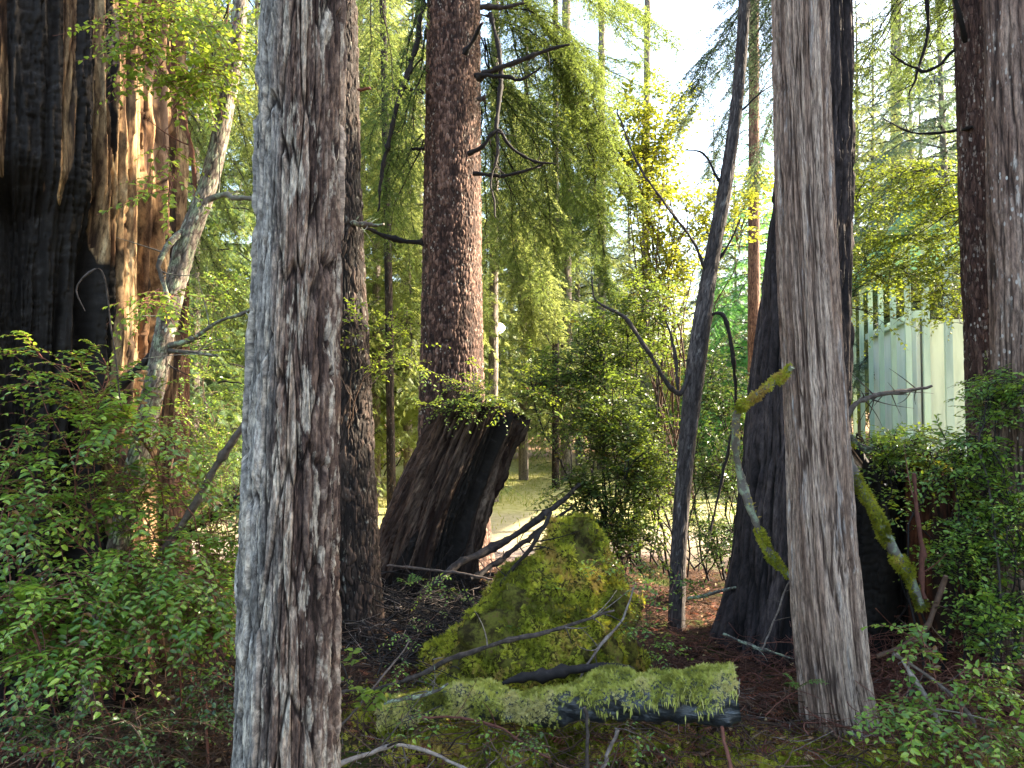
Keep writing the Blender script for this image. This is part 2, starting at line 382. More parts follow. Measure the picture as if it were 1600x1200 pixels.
def trunk(name, path, mat, parent, off, relief, nth=260, step=.008, top=0, below=.35, flare=.35, fh=.25, lobes=5, fine_top=None, extra=None, taper=.02, cap=False, seed=0, jag=0):
    pw = np.array([[*P(a, b, d), w * d / F] for a, b, d, w in path])
    if below:
        t = nrm(pw[0, :3] - pw[1, :3]); pw = np.vstack([[*(pw[0, :3] + t * below), pw[0, 3]], pw])
    L = np.concatenate([[0], np.cumsum(np.linalg.norm(np.diff(pw[:, :3], axis=0), axis=1))]); Lv = L[-1]
    s = np.arange(0, Lv, step)
    sp = smooth_path(pw, max(len(s), 8)); s = np.linspace(0, Lv, len(sp))
    if top:   # straight on above the picture
        t = nrm(sp[-1, :3] - sp[-12, :3]); t = nrm(t * np.array([.6, .6, 1])); s2 = np.concatenate([np.arange(.03, .4, .03), np.arange(.5, top, .18)])
        e = np.concatenate([sp[-1, :3] + t * s2[:, None], np.maximum(sp[-1, 3] - taper * s2, .02)[:, None]], 1)
        sp = np.vstack([sp, e]); s = np.concatenate([s, Lv + s2])
    C = sp[:, :3]; r = sp[:, 3]; T = nrm(np.gradient(C, axis=0))
    Nn = nrm(np.cross(np.cross(T, np.tile([1., 0, 0], (len(T), 1))), T)); B = np.cross(T, Nn)
    th = np.arange(nth) / nth * 2 * math.pi
    TH, S = np.meshgrid(th, s); r0 = float(np.mean(pw[:, 3]))
    d, crk, pid = relief(TH, S, r0)
    fl = 1 + flare * np.exp(-np.maximum(S - below, 0) / fh) * (.75 + .5 * np.sin(TH * lobes + seed + 2 * vn(TH * 1.5, S * 0, s=seed)))
    RR = r[:, None] * fl + d
    if extra is not None: RR, crk, pid, ex = extra(TH, S, RR, crk, pid)
    V = C[:, None] + RR[..., None] * (np.cos(TH)[..., None] * Nn[:, None] + np.sin(TH)[..., None] * B[:, None])
    if jag:
        J = (fbm(np.cos(TH) * 3, np.sin(TH) * 3, TH * 0, 501, 2) - .5) * 1.4 + np.abs(fbm(np.cos(TH) * 22, np.sin(TH) * 22, TH * 0, 503, 3) - .5) * 1.6
        V = V + T[:, None] * (jag * J * sst(s[-1] - .35, s[-1], S))[..., None]
    k = len(s); idx = np.arange(k * nth).reshape(k, nth); a, b = idx[:-1], idx[1:]
    Q = np.stack([a, np.roll(a, -1, 1), np.roll(b, -1, 1), b], -1)
    A = Acc(); A.add(V, Q, r=pid.ravel())
    at = {'bk': np.stack([np.cos(TH) * r0, np.sin(TH) * r0, S], -1).reshape(-1, 3), 'crk': crk.ravel()}
    if extra is not None: at['ex'] = ex.ravel()
    if cap:
        A.add([C[-1] - T[-1] * (.03 + jag)]); n = k * nth
        A.T.append(np.array([[n, idx[-1, i], idx[-1, (i + 1) % nth]] for i in range(nth)]))
        at = {q: np.concatenate([v, v[-1:]]) for q, v in at.items()}
    o = A.build(name, mat, parent, True, off, at)
    return o, dict(C=C, r=r, s=s)

# ------------------------------------------------------------------ bark materials
M['cedar_grey'] = bark_mat('weathered_skylit_cedar_bark', [(.32, (.014, .009, .007)), (.43, (.06, .037, .03)), (.53, (.16, .105, .08)), (.66, (.4, .31, .24))],
    (.012, .007, .006), lichen=(.44, .38, .31), lth=(.54, .58), lxyz=(24, 24, 5), ps=.7, grain=(120, 120, 26), bs=(110, 110, 14),
    side=([(.32, (.03, .025, .022)), (.44, (.16, .145, .13)), (.56, (.29, .262, .232)), (.7, (.5, .46, .41))], -1, -.25, .03, .1))  # left side paler: weathered bark plus skylight put into the colour
M['dark_bark'] = bark_mat('dark_scaly_bark', [(.32, (.007, .005, .004)), (.5, (.022, .015, .012)), (.7, (.075, .05, .038))], (.004, .003, .003), ps=.6,
    lichen=(.2, .19, .16), lth=(.6, .66), lxyz=(45, 45, 14), moss=((.1, .11, .02), .72, .82, .9))
M['spruce_bark'] = bark_mat('scaly_spruce_bark', [(.28, (.02, .011, .009)), (.5, (.085, .048, .036)), (.72, (.23, .14, .105))], (.025, .014, .011), ps=.8,
    lichen=(.24, .22, .19), lth=(.62, .7), lxyz=(60, 60, 20), spots=(.34, .3, .25))
M['pale_bark'] = bark_mat('pale_fibrous_bark', [(.3, (.1, .06, .043)), (.43, (.24, .16, .12)), (.55, (.4, .295, .23)), (.7, (.62, .5, .41))], (.04, .022, .016), ps=.3, sx=(20, 20, .8), grain=(150, 150, 12),
    lichen=(.45, .43, .42), lth=(.58, .7), lxyz=(22, 22, 2.2), bs=(160, 160, 9), moss=((.14, .17, .05), .83, .95, .55))
M['cedar_dark'] = bark_mat('dark_cedar_bark', [(.3, (.012, .009, .009)), (.5, (.04, .03, .029)), (.7, (.11, .085, .08))], (.004, .003, .003), ps=.4, sx=(14, 14, 1.2), bs=(80, 80, 6))
M['red_lichen_bark'] = bark_mat('red_bark_with_lichen', [(.25, (.025, .014, .012)), (.5, (.085, .048, .038)), (.75, (.19, .12, .095))], (.02, .01, .008), ps=.5,
    lichen=(.4, .34, .28), lth=(.58, .63), lxyz=(42, 42, 13), spots=(.5, .47, .42))
M['brown_lichen_bark'] = bark_mat('grey_brown_lichen_bark', [(.3, (.06, .035, .026)), (.5, (.19, .125, .098)), (.7, (.38, .28, .22))], (.02, .012, .01), ps=.4, lichen=(.42, .38, .34), lth=(.6, .66), lxyz=(24, 24, 5), spots=(.5, .48, .44))
M['red_bark'] = bark_mat('reddish_fibrous_bark', [(.2, (.07, .03, .02)), (.5, (.17, .085, .055)), (.8, (.32, .19, .13))], (.03, .012, .008), ps=.4, sx=(16, 16, 1.4), bs=(80, 80, 6))
M['far_bark'] = bark_mat('far_grey_bark', [(.2, (.06, .05, .045)), (.5, (.17, .14, .12)), (.8, (.32, .28, .25))], (.04, .03, .025), ps=.4)
M['thin_bark'] = bark_mat('thin_tree_bark', [(.25, (.025, .02, .019)), (.5, (.06, .05, .047)), (.8, (.16, .14, .135))], (.015, .012, .012), lichen=(.22, .21, .2), lth=(.6, .7), lxyz=(25, 25, 8))
M['lichen_stem'] = bark_mat('lichen_grey_bark', [(.25, (.06, .045, .035)), (.5, (.17, .135, .11)), (.8, (.32, .27, .23))], (.03, .02, .016), lichen=(.3, .34, .22), lth=(.5, .6), lxyz=(28, 28, 14), spots=(.42, .44, .36))

# burnt trunk: charcoal and bare wood on one surface, kept apart by the attribute 'ex' (1 = bare wood)
def burnt_mat(name, wood, z=1.0, char=(.0075, .006, .005)):
    m = NT(name); bk = m.attr('bk').outputs['Vector']; ex = m.attr('ex').outputs['Fac']; ck = m.attr('crk').outputs['Fac']
    w = m.ramp(m.noise(bk, 1, 7, .65, (17, 17, 1.3), .4), wood)
    w = m.mix(m.mr(ck, 0, .5, .95, 0), w, (.02, .009, .006))
    gn = m.noise(bk, 1, 4, .75, (60, 60, 8)); w = m.mix(1, w, m.ramp(gn, [(.36, (.3, .27, .25)), (.5, (.85, .85, .85)), (.64, (1.4, 1.38, 1.3))]), 'MULTIPLY')
    w = m.mix(m.mr(m.noise(bk, 1, 5, .6, (8, 8, .8)), .54, .6, 0, .93), w, (.022, .014, .011))
    k = m.ramp(m.noise(bk, 12, 6, .7), [(.3, char), (.6, tuple(2.4 * q for q in char)), (.75, (.05, .045, .042))])
    c = m.mix(m.mr(ex, .45, .55), k, w)
    ro = m.mr(ex, .4, .6, .75, .88)
    bn = m.bump(m.noise(bk, 1, 6, .7, (70, 70, 9), .4), .005, .8)
    return m.done(c, ro, bn, .16)
M['burnt'] = burnt_mat('charred_wood', [(.3, (.02, .01, .006)), (.43, (.12, .065, .034)), (.56, (.34, .215, .11)), (.7, (.66, .5, .29))])
M['stump'] = burnt_mat('old_stump_wood', [(.3, (.01, .007, .006)), (.45, (.045, .03, .023)), (.6, (.115, .08, .06)), (.75, (.25, .185, .14))])
M['hollow'] = burnt_mat('hollow_stump_wood', [(.2, (.03, .012, .008)), (.5, (.1, .038, .022)), (.8, (.2, .085, .05))])

# ------------------------------------------------------------------ the near and middle trunks
T = {}
def tree(key, name, label, cat, base, group=None):
    b = P(*base); b[2] = G1(b[0], b[1])
    T[key] = (thing(name, b, label, cat, group), b); return T[key]

def t1_relief(th, s, r0):
    d, c, p = bark_plates(th, s, r0, .03, .42, .026, 3, .4, .003, .2, .3)
    d2, c2, p2 = bark_fiber(th, s, r0, 52, .05, .012, 8, .0025, .009, 9)
    d3, c3, p3 = bark_plates(th, s, r0, .012, .06, .005, 9, .8, .001, .2, .1)
    return d + d2 + d3 * (p2 > .48), np.minimum(c, .3 + c2) * (.65 + .35 * c3), np.clip(.6 * p + .4 * p3, 0, 1)
t, b = tree('t1', 'cedar_tree', 'tall straight cedar trunk with shaggy silver and brown plated bark, closest tree to the viewer', 'tree', (440, 1350, 2.6))
trunk('trunk', [(436, 1350, 2.6, 82), (446, 1200, 2.6, 76), (451, 1000, 2.6, 74), (456, 800, 2.6, 72), (461, 600, 2.6, 69), (466, 400, 2.6, 66), (470, 200, 2.6, 65), (474, 0, 2.6, 65), (477, -150, 2.6, 64)], M['cedar_grey'], t, b,
      t1_relief, 460, .0055, top=9, flare=.12, fh=.3)

t, b = tree('t2', 'hemlock_tree', 'dark rough-barked tree with a mossy foot standing directly behind the silver cedar', 'tree', (548, 1005, 5.1))
trunk('trunk', [(550, 1005, 5.1, 47), (547, 900, 5.1, 46), (541, 700, 5.1, 43), (530, 400, 5.1, 39), (520, 0, 5.1, 37), (518, -150, 5.1, 36)], M['dark_bark'], t, b,
      lambda th, s, r0: bark_plates(th, s, r0, .03, .11, .018, 13, 1.1, .005, .3, .2), 320, .011, top=9, flare=.15, fh=.2)

t, b = tree('spruce', 'spruce_tree', 'thick reddish spruce trunk with snapped side limbs, rising behind the leaning cut stump', 'tree', (707, 880, 7.7))
trunk('trunk', [(707, 885, 7.7, 58), (706, 700, 7.7, 53), (706, 500, 7.7, 48), (707, 300, 7.7, 45), (709, 0, 7.7, 42), (710, -150, 7.7, 41)], M['spruce_bark'], t, b,
      lambda th, s, r0: bark_plates(th, s, r0, .034, .06, .017, 23, .6, .003, .35), 340, .014, top=11, flare=.15, fh=.3)

t, b = tree('pale', 'pale_cedar_tree', 'straight pale grey-brown cedar trunk with smooth stringy bark, in front of the wide dark trunk', 'tree', (1315, 1115, 3.8))
trunk('trunk', [(1312, 1125, 3.8, 50), (1303, 1060, 3.8, 51), (1292, 950, 3.8, 51), (1277, 700, 3.8, 46), (1261, 400, 3.8, 43.5), (1250, 0, 3.8, 41), (1246, -150, 3.8, 40)], M['pale_bark'], t, b,
      lambda th, s, r0: bark_fiber(th, s, r0, 34, .03, .02, 33, .003, .006, 8, .12), 420, .0075, top=9, flare=.14, fh=.12)

t, b = tree('wide', 'redcedar_tree', 'wide dark fluted redcedar trunk leaning right, half hidden behind the pale trunk', 'tree', (1215, 1000, 5.1))
trunk('trunk', [(1222, 1000, 5.1, 84), (1230, 900, 5.1, 79), (1242, 700, 5.1, 73), (1256, 500, 5.1, 65), (1263, 380, 5.1, 60), (1283, 150, 5.1, 44), (1287, 0, 5.1, 36), (1290, -150, 5.1, 35)], M['cedar_dark'], t, b,
      lambda th, s, r0: bark_fiber(th, s, r0, 17, .05, .05, 43, .003, .035, 9, .1), 340, .011, top=9, flare=.22, fh=.3, lobes=6)

t, b = tree('ra', 'red_cedar_tree', 'reddish trunk flecked with pale lichen, left one of the pair at the right edge', 'tree', (1540, 1040, 4.9))
trunk('trunk', [(1556, 1040, 4.9, 32), (1547, 800, 4.9, 29), (1538, 600, 4.9, 26), (1528, 400, 4.9, 24), (1521, 200, 4.9, 23), (1515, 0, 4.9, 23), (1508, -150, 4.9, 23)], M['red_lichen_bark'], t, b,
      lambda th, s, r0: bark_plates(th, s, r0, .03, .11, .01, 53, .7, .003, .3), 200, .013, top=9)
t, b = tree('rb', 'red_cedar_tree', 'broad brown trunk with white lichen spots running up the right edge of the view', 'tree', (1620, 1130, 4.3))
trunk('trunk', [(1640, 1130, 4.3, 70), (1628, 800, 4.3, 64), (1617, 600, 4.3, 58), (1609, 400, 4.3, 55), (1602, 200, 4.3, 53), (1596, 0, 4.3, 51), (1593, -150, 4.3, 50)], M['brown_lichen_bark'], t, b,
      lambda th, s, r0: bark_fiber(th, s, r0, 16, .06, .014, 63, .003, .008, 7), 260, .011, top=9)

# big burnt trunk on the left with a charred hollow and a strip of bare wood
def burnt_extra(TH, S, RR, crk, pid):
    a = np.degrees(np.mod(TH + math.pi, 2 * math.pi) - math.pi)         # -90 faces the camera, 0 faces right
    n = fbm(np.cos(TH) * 3, np.sin(TH) * 3, S * .55, 71, 4); n2 = fbm(np.cos(TH) * 9, np.sin(TH) * 9, S * .5, 75, 4)
    z = S
    fiss = sst(.42, .5, n2) * .5
    hol = np.exp(-((a + 60 + 10 * (n - .5)) / 13) ** 2) * sst(.1, .5, z) * (1 - sst(2.9, 3.25, z)) * .32
    hol2 = np.exp(-((a + 36 + 14 * (n2 - .5)) / 7) ** 2) * sst(.1, .5, z) * (1 - sst(2.6, 3.2, z)) * .2
    slot = np.exp(-((a + 1 + 12 * (n2 - .5)) / 5) ** 2) * sst(.9, 1.5, z) * (1 - sst(3.9, 4.4, z)) * .13
    ridg = (fbm(np.cos(TH) * 14, np.sin(TH) * 14, S * .25, 77, 4) - .5) * .2
    ledge = (np.floor(fbm(np.cos(TH) * 16, np.sin(TH) * 16, S * .35, 79, 3) * 7) / 7 - .5) * .12
    RR = RR - hol - hol2 - slot + ridg + ledge
    edge = -22 + 18 * (n - .5) * 2 + 16 * (n2 - .5) * 2
    ex = sst(edge - 5, edge + 5, a) * (1 - .0 * z)
    ex = np.maximum(ex, sst(.5, .56, n2) * sst(2.5, 2.9, z) * sst(-90, -70, a) * .8)
    e, cid = voro(TH / (2 * math.pi) * 100 + (n2 - .5) * 5, S / .05 + (n - .5) * 3, 100, 5, .55)
    blk = sst(0, .22, e)
    RR = RR + (1 - ex) * (blk * (.5 + .5 * cid) - .6) * .016
    ex = ex * (1 - sst(.05, .12, hol + hol2))
    return RR, np.where(ex > .5, crk, 1), pid, ex
t, b = tree('burnt', 'burnt_tree', 'huge fire-blackened hollow trunk with a strip of bare orange wood down its right side', 'tree', (40, 1045, 4.5))
trunk('trunk', [(30, 1050, 4.5, 215), (25, 800, 4.5, 205), (28, 500, 4.5, 222), (30, 200, 4.5, 226), (32, -150, 4.5, 222)], M['burnt'], t, b,
      lambda th, s, r0: bark_fiber(th, s, r0, 26, .018, .04, 81, .005), 640, .011, top=6, flare=.08, fh=.4, extra=burnt_extra)
t, b = tree('behindburnt', 'red_cedar_tree', 'slim reddish stringy-barked trunk showing just past the edge of the burnt trunk', 'tree', (262, 900, 7.5))
trunk('trunk', [(262, 900, 7.5, 30), (266, 500, 7.5, 27), (262, 200, 7.5, 24), (260, -100, 7.5, 23)], M['red_bark'], t, b,
      lambda th, s, r0: bark_fiber(th, s, r0, 26, .06, .014, 91, .003), 160, .02, top=7)

# leaning cut stump in the middle
def stump_extra(TH, S, RR, crk, pid):
    a = np.degrees(np.mod(TH + math.pi, 2 * math.pi) - math.pi)
    n = fbm(np.cos(TH) * 4, np.sin(TH) * 4, S * .8, 101, 4)
    band = np.exp(-((a + 52 + 26 * (n - .5)) / 22) ** 2)
    RR = RR - band * .15 * sst(.3, .7, S) + (fbm(np.cos(TH) * 9, np.sin(TH) * 9, S * .5, 105, 3) - .5) * .12
    ex = 1 - sst(.35, .5, band + (n - .5) * .4)
    low = 1 - sst(.35, .8, S + (n - .5) * 1.1)
    ex = ex * (1 - low * (a < -75))
    return RR, crk, pid, ex
st, sb = tree('stump', 'cut_stump', 'old cut stump leaning right with a charred black band and greenery on its top', 'stump', (655, 905, 6.3))
_, SI = trunk('trunk', [(652, 915, 6.3, 88), (668, 855, 6.3, 78), (695, 780, 6.3, 72), (725, 710, 6.3, 68), (757, 637, 6.3, 66)], M['stump'], st, sb,
      lambda th, s, r0: bark_fiber(th, s, r0, 20, .035, .045, 95, .004, .02, 9, .25), 340, .009, flare=.1, cap=True, extra=stump_extra, jag=.16)

# hollow black stump at the right, with a mossy rim
def hollow_extra(TH, S, RR, crk, pid):
    a = np.degrees(np.mod(TH + math.pi, 2 * math.pi) - math.pi)
    n = fbm(np.cos(TH) * 3, np.sin(TH) * 3, S * .8, 111, 4)
    RR = RR - np.exp(-((a + 118 + 16 * (n - .5)) / 13) ** 2) * .3 + (fbm(np.cos(TH) * 8, np.sin(TH) * 8, S * .8, 113, 3) - .5) * .1
    ex = np.exp(-((a + 88 + 10 * (n - .5)) / 26) ** 2)
    e, cid = voro(TH / (2 * math.pi) * 70, S / .06, 70, 6, .6)
    ex = sst(.45, .55, ex)
    return RR + (1 - ex) * sst(0, .25, e) * .02, np.where(ex > .5, crk, 1), pid, ex
ht, hb = tree('hollow', 'hollow_stump', 'charred hollow stump with a red wood strip and a mossy rim, behind the pale trunk', 'stump', (1410, 985, 5.0))
_, HI = trunk('trunk', [(1412, 985, 5.0, 98), (1410, 850, 5.0, 90), (1408, 730, 5.0, 82)], M['hollow'], ht, hb,
      lambda th, s, r0: bark_fiber(th, s, r0, 20, .05, .02, 115, .003), 300, .011, flare=.1, cap=True, extra=hollow_extra, jag=.3)

# thin dark tree, lichen stem and dead poles
t, b = tree('thin', 'vine_maple_tree', 'thin dark crooked tree standing alone left of the wide dark trunk', 'tree', (1058, 965, 5.4))
trunk('trunk', [(1057, 968, 5.4, 12), (1061, 850, 5.4, 12), (1073, 700, 5.4, 13), (1089, 560, 5.4, 15), (1108, 430, 5.4, 12), (1130, 310, 5.4, 11), (1148, 190, 5.4, 9.5), (1160, 60, 5.4, 9), (1166, -120, 5.4, 8)], M['thin_bark'], t, b,
      lambda th, s, r0: bark_plates(th, s, r0, .02, .12, .005, 121, .6, .002, .3), 90, .013, top=3, flare=.1)
for pth in ([(1106, 430, 5.4, 5), (1080, 375, 5.3, 4), (1040, 320, 5.2, 3.5), (990, 240, 5.2, 3), (965, 170, 5.2, 2)],
            [(1090, 560, 5.4, 6), (1062, 615, 5.3, 5.5), (1010, 545, 5.2, 6), (975, 495, 5.2, 5), (930, 468, 5.2, 3), (924, 420, 5.2, 1.5)],
            [(1098, 500, 5.4, 4), (1120, 490, 5.4, 6), (1145, 560, 5.4, 5), (1150, 620, 5.5, 4), (1135, 720, 5.5, 4), (1110, 830, 5.5, 3)],
            [(1108, 425, 5.4, 4), (1140, 380, 5.4, 3), (1158, 340, 5.4, 1.5)],
            [(1130, 300, 5.4, 3), (1100, 240, 5.4, 3), (1070, 235, 5.3, 1.2)],
            [(1150, 180, 5.4, 3), (1185, 150, 5.4, 2.2), (1215, 130, 5.5, 1.2)],
            [(1060, 610, 5.4, 4), (1053, 540, 5.4, 5), (1040, 500, 5.4, 2)]):
    pth = [(a_, b_, c_, w_ * .68) for a_, b_, c_, w_ in pth]; branch('branch', pth, M['darkwood'], t, b, side_twigs=2)
t, b = tree('lich', 'leaning_sapling', 'slim lichen-covered grey stem leaning to the right in front of the burnt trunk', 'tree', (180, 880, 3.9))
trunk('trunk', [(176, 900, 3.9, 17), (188, 840, 3.9, 16), (206, 760, 3.9, 16.5), (240, 610, 3.9, 16), (262, 500, 3.9, 15.5), (290, 385, 3.9, 16), (325, 290, 3.9, 14), (352, 170, 3.9, 13), (370, 60, 3.9, 12), (380, -60, 3.9, 11)], M['lichen_stem'], t, b,
      lambda th, s, r0: bark_plates(th, s, r0, .02, .05, .004, 131, .6, .002, .4), 90, .01, top=2, below=.7, flare=0)
for pth in ([(318, 318, 3.9, 6), (345, 308, 3.85, 5), (385, 308, 3.8, 4), (420, 312, 3.8, 2)],
            [(258, 540, 3.9, 6), (300, 530, 3.85, 4), (350, 500, 3.8, 3), (400, 478, 3.8, 2.5)],
            [(258, 545, 3.9, 5), (290, 548, 3.85, 4), (340, 555, 3.8, 2)],
            [(300, 350, 3.9, 6), (262, 385, 3.8, 6), (248, 420, 3.8, 5), (262, 460, 3.8, 4), (262, 500, 3.85, 5)]):
    branch('branch', pth, M['lichenwood'], t, b, side_twigs=3)
branch('branch', [(306, 305, 3.9, 4), (300, 230, 3.8, 4), (282, 170, 3.8, 4.5), (264, 110, 3.8, 3.5), (256, 40, 3.8, 3), (245, -40, 3.8, 3)], M['redtwig'], t, b, side_twigs=4)
# snapped dead limbs of the spruce
t, b = T['spruce']
for pth in ([(745, 122, 7.4, 6), (775, 108, 7.3, 5), (820, 92, 7.3, 4.5), (870, 75, 7.3, 3), (890, 70, 7.3, 2)], [(742, 118, 7.4, 4), (780, 118, 7.2, 3.5), (815, 122, 7.1, 3), (845, 105, 7.1, 1.5)],
            [(750, 12, 7.5, 5), (790, 10, 7.5, 4), (818, 5, 7.5, 3)], [(726, 85, 7.3, 5), (745, 55, 7.2, 4), (755, 35, 7.1, 3)],
            [(732, 240, 7.3, 5), (755, 228, 7.2, 4), (776, 203, 7.2, 3.5), (800, 232, 7.2, 3), (835, 252, 7.2, 2.5), (868, 256, 7.2, 1.5)],
            [(740, 271, 7.4, 4.5), (790, 274, 7.3, 3.5), (825, 266, 7.3, 2.5), (850, 256, 7.3, 1.5)], [(747, 156, 7.4, 5), (758, 152, 7.4, 4)],
            [(662, 146, 7.6, 3.5), (640, 140, 7.6, 3), (618, 130, 7.6, 2)], [(662, 233, 7.6, 3.5), (643, 232, 7.6, 2)], [(660, 378, 7.5, 6), (632, 376, 7.5, 5), (600, 368, 7.4, 4), (556, 348, 7.2, 2.5)],
            [(776, 203, 7.2, 4), (783, 130, 7.3, 4.5), (776, 60, 7.4, 4), (765, 20, 7.5, 4)], [(776, 203, 7.2, 3), (778, 235, 7.2, 3), (768, 270, 7.2, 2), (775, 340, 7.2, 1.5)],
            [(664, -20, 7.6, 4), (645, 90, 7.5, 5), (625, 150, 7.4, 5), (610, 215, 7.4, 4), (595, 280, 7.4, 3), (590, 330, 7.4, 1.5)]):
    branch('branch', pth, M['darkwood'], t, b, side_twigs=2)
t, b = T['t2']
branch('branch', [(560, 140, 5.0, 3), (572, 138, 4.9, 2.5), (580, 140, 4.8, 1.5)], M['redtwig'], t, b)
branch('branch', [(545, 345, 5.0, 5), (575, 352, 4.8, 4.5), (600, 350, 4.7, 2.5)], M['lichenwood'], t, b, side_twigs=4)

# ------------------------------------------------------------------ foliage builders
def leafy_twigs(SA, LA, p0, d0, L, k=6, droop=.35, ls=.026, sp=.018, tpl=LEAF8, wr=.66, rad=.0022, jit=.25, start=.12, flat=.8):
    """N twigs from p0 along d0 with two rows of leaves. SA stems, LA leaves"""
    N = len(p0)
    if N == 0: return
    d0 = nrm(d0); L = np.broadcast_to(L, (N,)).astype(float)
    bendv = rng.normal(size=(N, 3)) * .35; bendv[:, 2] = 0
    t = np.linspace(0, 1, k)
    pts = p0[:, None] + L[:, None, None] * (d0[:, None] * t[None, :, None] + bendv[:, None] * (t ** 2)[None, :, None] * .4 + np.array([0, 0, -droop]) * (t ** 2)[None, :, None])
    V, Q = tubes(pts, np.linspace(rad, rad * .35, k)[None] * np.ones((N, 1)), 3)
    SA.add(V, Q, r=np.repeat(rng.random(N), k * 3))
    nl = max(4, int(float(np.mean(L)) / sp))
    u = np.clip(start + (1 - start) * (np.arange(nl)[None] + rng.uniform(-.3, .3, (N, nl))) / nl, 0, .999)
    f = u * (k - 1); i = f.astype(int); w = (f - i)[..., None]; n = np.arange(N)[:, None]
    pos = pts[n, i] * (1 - w) + pts[n, i + 1] * w; tg = nrm(pts[n, i + 1] - pts[n, i])
    up = nrm(np.array([0, 0, 1.]) * flat + rng.normal(size=(N, 1, 3)) * (1 - flat)); sd = nrm(np.cross(tg, up))
    sg = np.where(np.arange(nl) % 2, 1., -1.)[None, :, None]
    ld = tg * .55 + sd * sg + rng.normal(size=tg.shape) * jit
    lu = nrm(np.cross(sd, tg)); lu = lu * np.sign(lu[..., 2:3] + 1e-6) + rng.normal(size=tg.shape) * jit
    sz = ls * rng.uniform(.75, 1.35, (N, 1)) * (1 - .5 * np.abs(u - .45)) * rng.uniform(.7, 1.15, u.shape)
    r = np.clip(rng.random((N, 1)) * .6 + .3 * u + rng.normal(size=u.shape) * .15, 0, 1)
    keep = rng.random(u.shape) < .93
    leaves(LA, pos[keep], ld[keep], lu[keep], sz[keep], wr * rng.uniform(.8, 1.1, keep.sum()), tpl, r[keep])

def shrub(name, label, root, blobs, mat, stem_mat, group=None, cat='shrub', ls=.026, sp=.02, tl=.24, nt=9, tpl=LEAF8, droop=.35, arch=.35, rad=.006, wr=.66, spread=.1, roots=None, stemk=12, flat=.8, jit=.25, th=None, tstart=.3):
    """root (px,py,d); blobs: (px, py, d, rx px, ry px, rd m, stems). Stems run from the root to points in the blobs."""
    b = P(*root) if len(root) == 3 else np.array(root[:3])
    own = th is None
    if own: t = thing(name, b, label, cat, group)
    else: t, b = th
    SA, LA = Acc(), Acc()
    src = b if own or roots is None else None
    rts = [P(*q) for q in roots] if roots else [b]
    for (px, py, d, rx, ry, rd, ns) in blobs:
        mains = []
        for sn in range(ns):
            v = rng.normal(size=3); v /= np.linalg.norm(v); v *= rng.random() ** .45
            e = P(px + v[0] * rx, py + v[1] * ry, d + v[2] * rd)
            s0 = rts[min(range(len(rts)), key=lambda i: np.linalg.norm(rts[i] - e) + rng.random() * .6)] + rng.normal(size=3) * np.array([spread, spread, .02])
            sub = sn >= max(2, ns // 6)
            if sub:
                mp = mains[rng.integers(len(mains))]; cand = mp[rng.integers(len(mp) // 3, len(mp) - 1, 4)]
                s0 = cand[np.argmin(np.linalg.norm(cand - e, axis=1))]
            l = np.linalg.norm(e - s0)
            mid = (s0 + e) / 2 + np.array([0, 0, arch * l]) * rng.uniform(.4, 1.1) + rng.normal(size=3) * l * .1
            pts = bez(s0, mid, e, stemk); q = np.arange(stemk) * .6 + rng.random() * 99
            pts += np.stack([vn(q, q * 0, s=3) - .5, vn(q, q * 0, s=4) - .5, vn(q, q * 0, s=5) - .5], 1) * l * .06
            if not sub: mains.append(pts)
            rr = np.linspace(rad * rng.uniform(.6, 1.1), rad * .3, stemk) * (.45 if sub else 1)
            V, Q = tubes(pts[None], rr[None], 5); SA.add(V, Q, r=rng.random())
            n = max(3, int(nt * min(1.6, .5 + .5 * l / .7)))
            # twigs only sit near the blob, not all the way down the stem
            u0 = max(tstart * (not sub), 1 - (.55 + (rx + ry) * .5 * d / F) / max(l, .01))
            u = np.sort(rng.uniform(u0, 1, n)); f = u * (stemk - 1); i = np.minimum(f.astype(int), stemk - 2); w = (f - i)[:, None]
            p0 = pts[i] * (1 - w) + pts[i + 1] * w; tg = nrm(pts[i + 1] - pts[i])
            sd = nrm(np.cross(tg, np.array([0, 0, 1.]))) * np.where(np.arange(n) % 2, 1, -1)[:, None]
            dd = tg * .6 + sd * rng.uniform(.5, 1, (n, 1)) + rng.normal(size=(n, 3)) * .3 + np.array([0, 0, .15])
            p0 = np.vstack([p0, pts[-2:-1]]); dd = np.vstack([dd, tg[-1:]])
            leafy_twigs(SA, LA, p0, dd, tl * rng.uniform(.6, 1.1, len(p0)), ls=ls, sp=sp, tpl=tpl, droop=droop, wr=wr, flat=flat, jit=jit)
    if SA.n: SA.build('stem', stem_mat, t, True, b)
    LA.build('foliage', mat, t, False, b)
    return t

